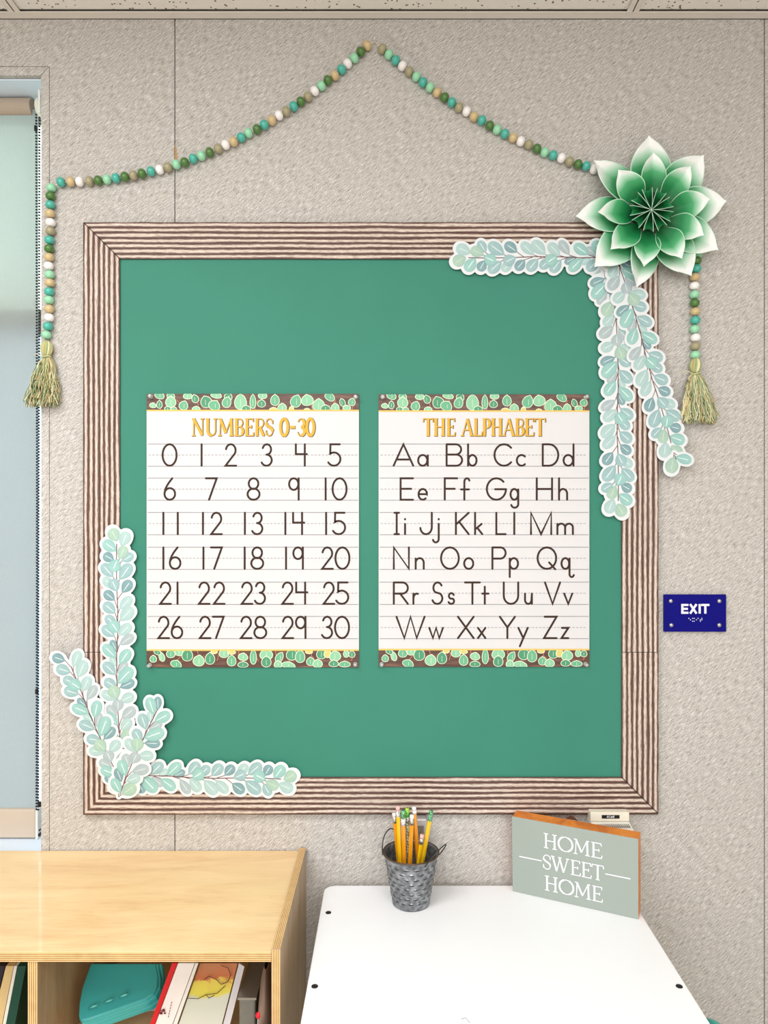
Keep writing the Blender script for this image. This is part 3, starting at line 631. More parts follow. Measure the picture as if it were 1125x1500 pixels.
ML = [leaf_mat('leaf_teal', (172, 212, 206), .8, (128, 176, 172)), leaf_mat('leaf_blue_grey', (176, 204, 206), .7, (130, 166, 170)), leaf_mat('leaf_slate', (148, 182, 186), .7, (104, 140, 148)),
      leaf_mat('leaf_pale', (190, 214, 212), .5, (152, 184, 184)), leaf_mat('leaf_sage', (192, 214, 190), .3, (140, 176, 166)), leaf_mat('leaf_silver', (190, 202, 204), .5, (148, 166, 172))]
M_card = mat('white_card', (216, 221, 225), .45, var=.01); M_stem = flat('printed_stem', (112, 78, 74), .5)
kpx = (D - .012) / F
def lw(t):
    t = min(1, max(0, t))
    return 1.07 * (sin(pi / 2 * t / .56) ** .88 if t < .56 else sqrt(max(0, 1 - ((t - .56) / .44) ** 2)))
leaf_mesh = []
for i, (bx, by, tx, ty, w, lay, sh) in enumerate(LV):
    L = hypot(tx - bx, ty - by) * kpx; n = 12; mb = MB()
    ts = [0, .05, .12, .22, .34, .46, .58, .7, .8, .88, .94, .98, 1]
    for a, b in zip(ts[:-1], ts[1:]):
        for s0, s1 in ((-1, 0), (0, 1)):
            pa = [(s0 * lw(a) * w * kpx / 2, a * L, s0, a), (s1 * lw(a) * w * kpx / 2, a * L, s1, a), (s1 * lw(b) * w * kpx / 2, b * L, s1, b), (s0 * lw(b) * w * kpx / 2, b * L, s0, b)]
            mb.poly([(p[0], 0, p[1]) for p in pa], 0, [(p[2], p[3]) for p in pa])
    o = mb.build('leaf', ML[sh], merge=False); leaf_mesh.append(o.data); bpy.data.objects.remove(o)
import numpy as np
def card_mesh(circ, segs, off=3.0, step=1.5):
    """die-cut outline round the leaves: marching squares on a distance field (image units)"""
    c = np.array(circ); x0, y0 = c[:, 0].min() - 16, c[:, 1].min() - 16; x1, y1 = c[:, 0].max() + 16, c[:, 1].max() + 16
    nx, ny = int((x1 - x0) / step) + 1, int((y1 - y0) / step) + 1
    gx, gy = np.meshgrid(x0 + step * np.arange(nx + 1), y0 + step * np.arange(ny + 1), indexing='ij')
    f = np.full(gx.shape, 99.0)
    for (cx, cy, r) in circ: f = np.minimum(f, np.hypot(gx - cx, gy - cy) - r)
    for (ax, ay, bx, by) in segs:
        dx, dy = bx - ax, by - ay; q = dx * dx + dy * dy + 1e-9; t = np.clip(((gx - ax) * dx + (gy - ay) * dy) / q, 0, 1)
        f = np.minimum(f, np.hypot(gx - ax - t * dx, gy - ay - t * dy) - 1.2)
    f = f - off
    faces = []; bound = []
    for i in range(nx):
        for j in range(ny):
            P4 = [(i, j), (i + 1, j), (i + 1, j + 1), (i, j + 1)]; v = [f[p] for p in P4]
            if min(v) >= 0: continue
            if max(v) < 0: faces.append([(gx[p], gy[p]) for p in P4]); continue
            poly = []; cut = []
            for k in range(4):
                a, b = P4[k], P4[(k + 1) % 4]
                if v[k] < 0: poly.append((gx[a], gy[a]))
                if (v[k] < 0) != (v[(k + 1) % 4] < 0):
                    t = v[k] / (v[k] - v[(k + 1) % 4]); q = (gx[a] + (gx[b] - gx[a]) * t, gy[a] + (gy[b] - gy[a]) * t)
                    poly.append(q); cut.append(q)
            if len(poly) > 2: faces.append(poly)
            if len(cut) == 2: bound.append(cut)
    return faces, bound
def spray(px, py, rot, idx, d, label, extra_tip=None, scale=1.0):
    o = empty('eucalyptus_cutout', P(px, py, d), label, 'paper cutout', 'die-cut eucalyptus sprays on the board', rot=(0, radians(rot), 0))
    o.scale = (scale, 1, scale)
    circ = []; k = kpx
    for i in idx:
        bx, by, tx, ty, w, lay, sh = LV[i]; n = 9
        for j in range(1, n + 1):
            t = j / (n + .0) * .93
            r = lw(t) * w / 2
            if t > .5: r = min(r, hypot(tx - bx, ty - by) * (1 - t) + .6 if t > .8 else r)
            circ.append((bx + (tx - bx) * t, by + (ty - by) * t, r))
    ys = [LV[i][1] for i in idx]; lo, hi = min(ys), max(ys)
    st = [p for p in STEM if lo - 12 <= p[1] <= hi + 4]
    if len(st) < 2: st = [(177.3, 1083), (177.5, 1089)]
    segs = [(*a, *b) for a, b in zip(st[:-1], st[1:])]
    twigs = []
    for i in idx:
        if i in TW:
            bx, by = LV[i][0], LV[i][1]; ex = 171.5 if by < 1035 else 174.5
            twigs.append([(bx, by), ((bx + ex) / 2, by + 5), (ex, by + 11 if by + 11 < 1089 else 1089)])
    segs += [(*a, *b) for t in twigs for a, b in zip(t[:-1], t[1:])]
    faces, bound = card_mesh(circ, segs)
    L3 = lambda x, y, dd: ((x - O0[0]) * k, -dd, -(y - O0[1]) * k)
    mb = MB()
    for f_ in faces: mb.poly([L3(x, y, 0) for x, y in f_])
    for a, b in bound: mb.poly([L3(*a, 0), L3(*b, 0), L3(*b, -.0006), L3(*a, -.0006)])
    mb.build('card_backing', M_card, o, local=True, merge=True)
    mb = MB(); to = lambda x, y, l: L3(x, y, .00018 + l)
    ribbon(mb, st, 1.3, to); [ribbon(mb, t, 1.0, to) for t in twigs]
    mb.build('stem', M_stem, o, local=True)
    for q, i in enumerate(idx):
        bx, by, tx, ty, w, lay, sh = LV[i]
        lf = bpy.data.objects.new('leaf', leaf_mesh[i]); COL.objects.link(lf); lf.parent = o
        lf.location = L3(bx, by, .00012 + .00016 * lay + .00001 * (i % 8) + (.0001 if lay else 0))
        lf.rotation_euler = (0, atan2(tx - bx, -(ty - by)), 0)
    return o
SD = BD + .0055
FULL = range(41)
def place(ix, ox, oy, rot):    # world position of design point O0 when design point ix=(x,y) lands on (ox,oy)
    dx, dy = O0[0] - ix[0], O0[1] - ix[1]; a = radians(rot)
    return ox + dx * cos(a) - dy * sin(a), oy + dx * sin(a) + dy * cos(a)
c1 = (166.5, 784)
x, y = place(c1, 673.5, 382, -90); spray(x, y, -90, range(34), SD, 'horizontal eucalyptus leaf cutout along the top border, left of the paper flower')
x, y = place((166.5, 1006), 895, 409, 180); spray(x, y, 180, range(24, 37), SD - .001, 'short eucalyptus cutout piece mostly hidden right under the paper flower')
x, y = place(c1, 910, 746.7, 180); spray(x, y, 180, FULL, SD + .001, 'vertical eucalyptus leaf cutout hanging down from the paper flower over the border')
x, y = place(c1, 990.7, 660, 164.4); spray(x, y, 164.4, FULL, SD + .0035, 'slanting eucalyptus leaf cutout trailing from the paper flower onto the wall')
x, y = place((178, 1087), 989, 671, 160); spray(x, y, 160, [38, 39], SD + .0045, 'two-leaf eucalyptus scrap below the slanting cutout right of the board')
x, y = place(c1, 424.5, 1137, 91.5); spray(x, y, 91.5, range(33), SD, 'horizontal eucalyptus leaf cutout along the bottom border at the left corner')
x, y = place(c1, 166.5, 784, 0); spray(x, y, 0, FULL, SD + .0015, 'upright eucalyptus leaf cutout climbing the left border')
x, y = place((169, 918), 111.4, 1003, -22.7); spray(x, y, -22.7, [i for i in FULL if i >= 12], SD + .003, 'slanting eucalyptus leaf cutout leaning out over the wall left of the board')
x, y = place((183, 988), 226.8, 1074, 26.4); spray(x, y, 26.4, [i for i in FULL if i >= 21], SD + .0045, 'short eucalyptus leaf cutout leaning right onto the green in the bottom left corner')

# ------------------------------------------------------------------ bead garland
BC = {'M': (150, 214, 176), 'T': (72, 176, 160), 'D': (74, 118, 56), 'K': (160, 154, 122), 'B': (202, 180, 134), 'W': (240, 238, 238)}
def bead_mesh(key):
    mb = MB(); n = 14; prof = []
    for j in range(11):
        a = -pi / 2 + pi * j / 10; r = .0098 * cos(a) ** .85 if abs(a) < pi / 2 - .01 else 0
        prof.append((max(r, .0019), .0083 * sin(a)))
    mb.lathe(prof, (0, 0, 0), 20)
    o = mb.build('bead', mat('bead_' + {'M': 'mint', 'T': 'teal', 'D': 'forest', 'K': 'khaki', 'B': 'tan', 'W': 'white'}[key], BC[key], .32, var=.08, scale=90, coat=.25), smooth=True); me = o.data
    bpy.data.objects.remove(o); return me
BM = {k: bead_mesh(k) for k in BC}
gar = empty('bead_garland', P(549, 62, .0), 'long green, white and tan wooden bead garland with a tassel at each end', 'garland')
GD = .0105
left = [('M',75.1,275.1),('T',89.3,266.7),('B',103.5,266.2),('W',116.7,266.2),('K',131,265.5),('D',144,264.4),('M',157,263),('T',170,261),('D',183,259),('K',195.5,257),('D',208,254.4),('T',221.3,251),('W',234,248.4),('K',246,245),('M',258.4,241),('D',270.7,237.8),('T',283,232.4),('M',295,228.2),('D',307.2,223.3),('K',319.6,218),('W',330.5,212.2),('B',342.3,207.6),('T',353.4,201.4),('M',364,194.9),('D',376.5,189.4),('T',387,182.9),('B',398.2,176.4),('W',408.6,169),('K',419.3,163.2),('T',430.3,155.8),('D',440.7,149),('K',451,141.7),('W',460.9,133.4),('M',470.8,125.8),('D',480.3,117.7),('B',490.4,110.5),('T',500.4,102),('W',509.2,93.2),('M',518.9,85.1),('D',528.3,75.9),('B',537.6,66.9)]
right = [('K',560,72),('M',570,80),('T',579.7,88.4),('W',589.6,96.7),('K',599.5,104.9),('M',610,112.4),('T',619.7,120.7),('M',630,128),('B',640.5,135.6),('D',651.2,142.8),('T',662,150),('K',672.5,157.5),('W',683.5,163.3),('B',694.4,171),('T',706,176.4),('D',717.3,184),('M',728.2,190),('T',739.5,196.1),('B',751.5,201.9),('W',762.8,207),('K',774.8,211.8),('D',786.5,217.9),('M',798,223.1),('T',810.3,227.4),('W',822.3,231.6),('K',834.5,236.7),('D',846.8,240.7),('T',858.8,243.4),('W',870,248)]
hid = [(882 + 12 * i, 252 + 3.6 * i) for i in range(10)] + [(1003, 289), (1013, 298), (1018, 310), (1020, 323), (1021, 336), (1021.5, 349), (1022, 361)]
right += [('TDKWMTBDKMTWBDTKM'[i], *p) for i, p in enumerate(hid)]
lv = [('D',74,287.2),('T',73.6,300),('B',73.1,312.8),('W',74.1,326.1),('K',73.6,338.7),('T',72.3,351.7),('D',72,364.3),('B',72,376.8),('W',71.4,389.6),('M',72.5,402.4),('B',73,414.4),('T',72,427.2),('M',71.7,439.5),('B',72.2,452.8),('W',72,465.3),('T',70.2,478),('M',68,490.7)]
rv = [('M',1022,373),('D',1020.5,382),('T',1020,393.4),('B',1017.6,406),('W',1017.2,418.6),('M',1017.2,431.6),('D',1017.6,443.8),('B',1018.5,456.4),('T',1018.5,469),('M',1017.6,482),('W',1018.9,494.7),('K',1018.5,507.2),('M',1018.5,519.8)]
path = list(reversed(lv)) + left; path2 = right + rv
gl0 = Vector(gar.location)
for pa in (path, path2):
    for i, (c, x, y) in enumerate(pa):
        a, b = pa[max(0, i - 1)], pa[min(len(pa) - 1, i + 1)]
        if abs(x - 75.1) < .1: a, b = ('', 75, 270), ('', 75, 282)
        t = atan2(b[1] - a[1], -(b[2] - a[2]))
        o = bpy.data.objects.new('bead', BM[c]); COL.objects.link(o); o.parent = gar
        o.location = P(x, y, GD) - gl0; o.rotation_euler = (random.uniform(-.12, .12), t + random.uniform(-.08, .08), 0)
mb = MB()
mb.tube([P(x, y, GD) for c, x, y in path] + [P(546, 62, .006), P(549, 61, .004), P(552, 64, .006)] + [P(x, y, GD) for c, x, y in path2], .0008, 6)
mb.build('string', flat('pale_string', (226, 214, 200), .8), gar)
mb = MB(); c = P(549, 61, 0); mb.tube([c + Vector((0, 0, .0)), c + Vector((0, -.008, 0)), c + Vector((0, -.010, .003))], .0011, 8); mb.build('hook', M_whitep, gar)
MT = [flat('yarn_sage', (186, 190, 138), .9), flat('yarn_cream', (238, 228, 190), .9), flat('yarn_green', (150, 172, 126), .9), flat('yarn_mint', (184, 204, 178), .9), flat('yarn_tan', (196, 164, 112), .9)]
def tassel(px, py, sx, seed):
    rnd = random.Random(seed); k = (D - .012) / F
    c = P(px, py, .012)
    mb = MB(); n = 26
    for i in range(n):
        w = 2 * pi * i / n; pts = []
        for j in range(9):
            t = j / 8; r = (.0035 + .0075 * sin(pi * min(1, t * 1.05)) ** .6) ; pts.append(c + Vector((r * cos(w + .3 * t), -r * sin(w + .3 * t) * .85, -t * 22 * k)))
        mb.tube(pts, .0014, 5, rnd.choice((0, 1, 2, 4, 0)))
    head = mb.build('tassel', MT, gar, smooth=True); head['label'] = 'green and cream yarn tassel'
    mb = MB(); zz = c.z - 23 * k
    mb.tube([Vector((c.x + .0085 * cos(a), c.y - .0075 * sin(a), zz + .001 * sin(2 * a))) for a in [2 * pi * i / 20 for i in range(21)]], .0018, 7, 0); mb.tube([Vector((c.x - .006, c.y - .006, zz)), Vector((c.x - .02, c.y - .004, zz + .006)), Vector((c.x - .026, c.y - .003, zz + .002))], .0006, 5, 1)
    q = mb.build('tassel_tie', MT, None, smooth=True); q.parent = head; q.location = -gl0
    mb = MB()
    for i in range(300):
        w = rnd.uniform(0, 2 * pi); rad = sqrt(rnd.uniform(.05, 1)); L = rnd.uniform(60, 74) * k; pts = []; a1, a2 = rnd.uniform(0, 6), rnd.uniform(0, 6)
        spread = rnd.uniform(.8, 1.0) * rad
        for j in range(10):
            t = j / 9; r = (.0075 * rad + (30 * k * spread - .0075 * rad) * (t ** .62)) ; yy = r * sin(w) * .55
            jx = .0030 * sin(12 * t + a1) * t ** .5; jy = .0026 * sin(14 * t + a2) * t ** .5
            y_ = c.y - yy + jy; y_ = min(y_, -.0012)
            if sx > 0 and c.x + r * cos(w) < P(1006, 0, .02).x: y_ = min(y_, -.0222)
            pts.append(Vector((c.x + (sx * k) * t + r * cos(w) + jx, y_, zz - t * L)))
        mb.tube(pts, .00085, 3, rnd.choice((0, 0, 1, 1, 2, 3, 4)), cap=False)
    q = mb.build('tassel_skirt', MT, None, smooth=True); q.parent = head; q.location = -gl0; q['kind'] = 'stuff'
tassel(68.5, 500, -6, 3); tassel(1018.5, 525, 5, 9)

# ------------------------------------------------------------------ paper flower
def petal_mat(name, shift=0.0, deep=(8, 86, 44), mid=(70, 164, 108)):
    t = NT(name); u, v = t.uv()      # u along, v across -1..1
    av = t.math('ABSOLUTE', v)
    f = t.math('ADD', t.math('ADD', u, t.math('MULTIPLY', av, .12)), shift)
    f = t.math('ADD', f, t.math('MULTIPLY', t.math('SUBTRACT', t.noise(30, t.obj(), 2), .5), .06))
    c = t.ramp(f, [(.14, lin(deep)), (.40, lin((20, 126, 70))), (.60, lin(mid)), (.74, lin((168, 214, 186))), (.88, lin((246, 249, 248)))])
    rim = t.math('GREATER_THAN', av, .95)
    t.base(t.mix(t.math('MULTIPLY', rim, .85), c, lin((205, 235, 215)))); t.b.inputs['Roughness'].default_value = .5; t.b.inputs['Specular IOR Level'].default_value = .3
    return t.m
M_pet = petal_mat('ombre_paper', .02); M_pet2 = petal_mat('ombre_paper_inner', -.02); M_bud = petal_mat('deep_green_paper', -.5)
fc = (954.4, 307.2)
flw = empty('paper_flower', P(*fc, 0), 'large green and white ombre paper flower on the top right corner of the board', 'paper flower')
def petal(tip, d_base, d_tip, w, m, cup, r0=.14, arch=.008, tw=0.0):
    A, B = P(952, 317, d_base), P(*tip, d_tip); ax = B - A; Ln = ax.length; ax.normalize()
    n = Vector((0, -1, 0)); n = (n - ax * n.dot(ax)).normalized(); sd = ax.cross(n)
    n = Matrix.Rotation(tw, 3, ax) @ n; sd = Matrix.Rotation(tw, 3, ax) @ sd
    mb = MB()
    def fn(u, v):
        t = r0 + (1 - r0) * u; s = v * 2 - 1
        ww = w / 2 * max(0, (sin(pi * (u * .91 + .09)) ** .85)) * (1 if u < .75 else max(0.0, 1 - ((u - .75) / .25) ** 2.2) ** .55 if u < 1 else 0)
        if u >= 1: ww = 0
        if u < .5: ww *= (sin(pi * (u * .91 + .09)) ** .45)
        hc = cup * min(1, u / .4) * (abs(s) ** 1.25) * (1 - .45 * u) * min(1, ww / (w * .2 + 1e-6))
        return A + ax * (Ln * t) + sd * (ww * s) + n * (hc + arch * sin(pi * u) + .010 * max(0, u - .8) * 2)
    mb.grid(fn, 22, 12, uvf=lambda u, v: (u, v * 2 - 1))
    o = mb.build('petal', m, flw, smooth=True)
    sm = o.modifiers.new('paper', 'SOLIDIFY'); sm.thickness = .0005; sm.offset = 0
    return o
outer = [(949.6,199.2),(1030,228),(1063.6,295.2),(1051.6,367.2),(1012,405.6),(930.4,422.4),(869.2,392.4),(841.6,318),(868,236.4)]
inner = [(955.6,223.2),(1010.8,243.6),(1039.6,291.6),(1031.2,345.6),(998.8,380.4),(942.4,392.4),(893.2,367.2),(874,312),(905.2,248.4)]
wid = [.082, .078, .078, .076, .078, .068, .076, .074, .080]
for i, t in enumerate(outer): petal(t, .018, .034, wid[i], M_pet, .010, .2, .003, (.0, .1, .1, 0, 0, -.35, 0, .1, .35)[i])
for i, t in enumerate(inner): petal(t, .036 + (.005 if i == 4 else 0), .060 + (.004 if i == 4 else 0), .052, M_pet2, .012, .27, .002, (.1, .15, .15, .1, .1, .1, .1, .1, -.4)[i])
# closed bud in the middle: nine folded petals whose edges stand up as pairs of fins
for i in range(9):
    a0 = -pi / 2 + 2 * pi * (i + .5) / 9 + .15; mb = MB(); R_ = 33
    def fn(u, v, a0=a0):
        s = v * 2 - 1; a = a0 + s * (pi / 9) * (.98 - .30 * u)
        r = R_ * u * (.86 + .14 * s * s)
        dd = .080 - .010 * u ** 1.6 - .020 * (1 - abs(s) ** 1.3) * min(1, u * 2.6) * (1 - .25 * u)
        return P(fc[0] + r * cos(a), fc[1] + r * sin(a), dd)
    mb.grid(fn, 12, 10, uvf=lambda u, v: (u, v * 2 - 1))
    o = mb.build('bud_petal', M_bud, flw, smooth=True); sm = o.modifiers.new('paper', 'SOLIDIFY'); sm.thickness = .0006; sm.offset = 0
mb = MB(); mb.lathe([(.001, .0145), (.030, .0145), (.030, .019), (.020, .022), (.018, .05), (.001, .05)], P(952, 317, 0), 20, axis='y'); mb.build('backing_disc', flat('green_card', (16, 84, 48), .6), flw)
mb = MB(); mb.lathe([(.001, .046), (.036, .046), (.034, .052), (.001, .056)], (P(*fc, .05).x, 0, P(*fc, .05).z), 24, axis='y'); mb.build('bud_core', flat('dark_green_card', (8, 62, 34), .6), flw)

# ------------------------------------------------------------------ EXIT sign
ex = empty('exit_sign', P(1018.5, 925.5, 0), 'blue EXIT sign with braille screwed to the wall', 'sign')
mb = MB(); a, b = P(973, 925.5, .007), P(1064, 871, .007); mb.box((a.x, -.007, a.z), (b.x, -.0005, b.z)); bevel(mb.build('plate', mat('royal_blue', (1, 0, 116), .5, var=.02, spec=.15), ex), .0008)
MW = flat('sign_white', (236, 238, 245), .5); to = lambda x, y, l: P(x, y, .0082 + l)
for ch, x0, x1 in (('E', 443, 482), ('X', 486, 532), ('I', 538, 550), ('T', 553, 597)):
    mb = MB(); x0, x1 = 880 + x0 / 3.751, 880 + x1 / 3.751; y0, y1 = 885, 898.8; w = 3.0; h = w / 2
    S_ = {'E': [[(x0 + h, y0), (x0 + h, y1)], [(x0, y0 + h * .8), (x1, y0 + h * .8)], [(x0, (y0 + y1) / 2), (x1 - .8, (y0 + y1) / 2)], [(x0, y1 - h * .8), (x1, y1 - h * .8)]],
          'X': [[(x0 + h, y0), (x1 - h, y1)], [(x1 - h, y0), (x0 + h, y1)]], 'I': [[((x0 + x1) / 2, y0), ((x0 + x1) / 2, y1)]],
          'T': [[(x0, y0 + h * .8), (x1, y0 + h * .8)], [((x0 + x1) / 2, y0), ((x0 + x1) / 2, y1)]]}[ch]
    for s in S_: ribbon(mb, s, w if s[0][0] != s[-1][0] or True else w, to, 0, False)
    for f in range(len(mb.f)):   # give the letters depth
        q = [Vector(mb.v[i]) for i in mb.f[f]]; n = len(q)
        for i in range(n): mb.poly([q[i], q[(i + 1) % n], q[(i + 1) % n] + Vector((0, .0012, 0)), q[i] + Vector((0, .0012, 0))])
    mb.build('letter', MW, ex)
mb = MB(); bx = [1009.0, 1014.6, 1020.2, 1025.8]; dots = [(0, 0), (1, 1)], [(0, 0), (0, 2), (1, 0), (1, 2)], [(0, 1), (1, 0)], [(0, 1), (0, 2), (1, 0), (1, 1)]
for x, ds in zip(bx, dots):
    for cx, cy in ds: mb.lathe([(.0011, 0), (.0009, .0006), (.0003, .0009)], P(x + cx * 2.3, 905.8 + cy * 2.1, .007), 8, axis='y')
tag(mb.build('braille_dots', MW, ex), kind='stuff')
for x, y in ((982.6, 880.5), (1053.8, 880.5), (983.4, 915.7), (1053.8, 915.7)):
    mb = MB(); c = P(x, y, .007); mb.lathe([(.0046, 0), (.0044, .0008), (.003, .0024), (.0002, .003)], c, 16, axis='y'); mb.box((c.x - .0022, c.y - .0032, c.z - .0003), (c.x + .0022, c.y - .0024, c.z + .0003), 1)
    mb.build('screw', [M_steel, M_black], ex, smooth=False)

# ------------------------------------------------------------------ wall devices
dv = empty('wall_sensor', P(893, 1203, 0), 'cream plastic wall unit with a black name label behind the grey sign', 'wall device')
mb = MB(); a, b = P(865, 1203.5, .030), P(922, 1190, .030); mb.box((a.x, -.030, a.z), (b.x, -.0005, b.z)); bevel(mb.build('hood', M_cream, dv), .0015)
mb = MB(); zt_ = a.z - .0005
mb.prism([Vector((a.x, -.031, zt_)), Vector((a.x, -.062, zt_ - .006)), Vector((a.x, -.062, zt_ - .08)), Vector((a.x, -.0005, zt_ - .08)), Vector((a.x, -.0005, zt_))], (b.x - a.x, 0, 0)); bevel(mb.build('housing', M_whitep, dv), .0015)
mb = MB()
for i in range(17):
    x0 = a.x + .012 + i * .0037; mb.box((x0, -.052, zt_ - .0028), (x0 + .0014, -.038, zt_ - .0006))
tag(mb.build('vent_slots', M_alu, dv), kind='stuff')
mb = MB(); c, e = P(881.5, 1199, .0303), P(907.5, 1194, .0303); mb.box((c.x, -.0306, c.z), (e.x, -.0299, e.z)); mb.build('name_label', M_black, dv)
mb = MB(); xx = 889
for ch in 'AC6B':
    for pts in G[ch]: ribbon(mb, [(xx + 1.9 * x, 1195.1 + 2.8 * y) for x, y in pts], .55, lambda x, y, l: P(x, y, .0308 + l), 0, False)
    xx += 2.9
mb.build('label_lettering', MW, dv)
sb = empty('switch_box', P(611, 1245, 0), 'small grey metal wall box behind the pencil bucket', 'electrical box')
mb = MB(); a, b = P(600, 1245, .012), P(625, 1195, .012); mb.box((a.x, -.028, a.z), (b.x, -.0005, b.z)); bevel(mb.build('box_body', mat('galv_grey', (186, 184, 184), .4, .3), sb), .003)
mb = MB(); mb.box((a.x + .006, -.0295, a.z + .012), (b.x - .006, -.028, b.z - .012)); bevel(mb.build('cover_plate', M_alu, sb), .001)

# ------------------------------------------------------------------ white table
TZ = .7572; TB = .02
tbx0, tbx1 = -.1316, .4673; tby0, tby1 = -TB, -TB - 1.0
tbl = empty('white_table', ((tbx0 + tbx1) / 2, (tby0 + tby1) / 2, 0), 'white laminate table with rounded corners pushed up to the wall', 'table')
def rrect(x0, x1, y0, y1, r, n=8):
    out = []
    for cx, cy, a in ((x1 - r, y1 - r, 0), (x0 + r, y1 - r, 90), (x0 + r, y0 + r, 180), (x1 - r, y0 + r, 270)):
        for i in range(n + 1): w = radians(a + 90 * i / n); out.append((cx + r * cos(w), cy + r * sin(w)))
    return out
mb = MB(); mb.prism([(x, y, TZ) for x, y in rrect(tbx0, tbx1, tby1, tby0, .022)], (0, 0, -.022)); bevel(mb.build('tabletop', M_white, tbl), .0015, 2)
for (px_, py_) in ((481, 1337), (461, 1445), (995, 1445), (932, 1337)):
    d_ = D - F * (CZ - TZ) / (py_ - VY); c = P(px_, py_, d_); c.z = TZ
    mb = MB(); mb.lathe([(.0054, 0), (.0052, .0008), (.0035, .0014), (.0001, .0015)], c, 18); mb.build('screw_cap', M_black, tbl, smooth=True)
for x in (tbx0 + .04, tbx1 - .04):
    for y in (tby0 - .05, tby1 + .05):
        mb = MB(); mb.tube([(x, y, 0.0), (x, y, TZ - .022)], .014, 14); mb.build('leg', M_alu, tbl, smooth=False)
mb = MB(); d_ = D - F * (CZ - TZ) / (1494 - VY)
pts = [P(677 + 11 * t, 1493 - 2.2 * sin(pi * t * .9) + 8 * max(0, t - .6), 0) for t in (0, .2, .4, .6, .8, 1)]
q = []
for t in (0, .15, .3, .5, .7, .85, 1):
    px_, py_ = 676 + 12 * t, 1493.5 - 2.2 * sin(pi * t) + 10 * max(0, t - .5); dd = D - F * (CZ - TZ) / (py_ - VY); p = P(px_, py_, dd); p.z = TZ + .0004; q.append(p)
mb.tube(q, .0004, 5); tag(mb.build('pen_mark', flat('grey_mark', (150, 150, 150), .6), tbl), 'faint curved grey pen mark')
# teal chair tucked at the right side of the table
ch = empty('teal_chair', (.50, -.50, 0), 'teal plastic school chair pushed against the right side of the white table', 'chair')
M_teal = mat('teal_plastic', (64, 186, 172), .3, var=.02)
mb = MB(); y0, y1 = -.322, -.68
def cb_(u, v):
    s = u * 2 - 1; w = (1 - abs(s) ** 5 * .16 * (1 if v > .5 else .6)); zz_ = .50 + .222 * v * (1 - .12 * abs(s) ** 6)
    return Vector((.478 + .024 * v + .006 * (1 - s * s), (y0 + y1) / 2 + s * (y0 - y1) / 2, zz_))
mb.grid(cb_, 20, 10); o = mb.build('backrest', M_teal, ch, smooth=True); sm = o.modifiers.new('s', 'SOLIDIFY'); sm.thickness = .008; sm.offset = 0
mb = MB(); mb.prism([(x, y, .44) for x, y in rrect(.12, .50, y1 + .02, y0 - .02, .05)], (0, 0, -.012)); bevel(mb.build('seat', M_teal, ch), .004)
for x in (.16, .47):
    for y in (y0 - .04, y1 + .04): mb = MB(); mb.tube([(x, y, 0), (x, y, .43)] + ([(x + .028, y, .47), (x + .03, y, .60)] if x > .3 else []), .009, 10); mb.build('leg', M_steel, ch)

# ------------------------------------------------------------------ HOME SWEET HOME sign
sg = empty('home_sign', (.2479, -.043, TZ), 'sage green block sign reading HOME SWEET HOME on the white table', 'sign')
BL = Vector(((751.2 - VX) * (D - .043) / F, -.043, TZ + .0004)); BR = Vector(((935 - VX) * (D - .1454) / F, -.1454, TZ + .0004))
ud = (BR - BL); SWd = ud.length; ud.normalize(); nd = Vector((-ud.y, ud.x, 0)).normalized(); 
if nd.y < 0: nd = -nd
SH = .1475; TH = .033
slant = (Vector((-.002, 0, 0)))
def SP(u, v, l=0): return BL + ud * (SWd * u) + Vector((0, 0, SH * (1 - v))) - nd * l + slant * (1 - v) * (1 - u)
mb = MB(); pts = [SP(0, 1), SP(1, 1), SP(1, 0), SP(0, 0)]
mb.prism([p + nd * .0012 for p in pts], nd * TH); 
M_orange = wood_mat('orange_stained_wood', (232, 142, 52), (214, 122, 40), (188, 98, 30), .5, (8, 8, 8), .05)
bevel(mb.build('wood_block', M_orange, sg), .001, 1)
mb = MB(); mb.prism(pts, nd * .0012); mb.build('painted_face', [mat('sage_paint', (152, 163, 156), .55, var=.02)], sg)
mb = MB(); ts = lambda u, v, l: SP(u, v, .0003 + l)
aspect = SWd / SH
def to_s(x, y, l): return SP(x, y * aspect, .0003 + l)    # x,y in units of sign width
def stext(chars, v0, v1):
    for chh, a_, b_ in chars:
        mb = MB()
        cv = lambda t: (lambda t: t * 1.461 / (1.3588 + t * (1.461 - 1.3588)))((t - 128) / 790)
        U0, U1 = cv(a_), cv(b_)
        for pts_, hv in SG[chh]:
            ribbon(mb, [(U0 + (U1 - U0) * x, (v0 + (v1 - v0) * y) / aspect) for x, y in pts_], .0145 if hv else .0075, to_s, 0, False)
        mb.build('letter', MW, sg)
stext((('H', 323, 412), ('O', 415, 510), ('M', 512, 614), ('E', 620, 694)), .145, .33)
stext((('S', 316, 374), ('W', 370, 484), ('E', 492, 558), ('E', 560, 626), ('T', 624, 704)), .425, .61)
stext((('H', 327, 415), ('O', 419, 514), ('M', 516, 620), ('E', 626, 696)), .70, .885)
for a_, b_ in ((.058, .247), (.752, .942)): mb = MB(); ribbon(mb, [(a_, .515 / aspect), (b_, .515 / aspect)], .009, to_s, 0, False); mb.build('painted_rule', MW, sg)
mb = MB(); c = SP(.46, 0) + nd * (TH + .002); mb.prism([c + ud * -.012, c + ud * .012, c + ud * .004 + Vector((0, 0, .006)), c - ud * .003 + Vector((0, 0, .007))], nd * .0015); mb.build('sawtooth_hanger', M_brown, sg)

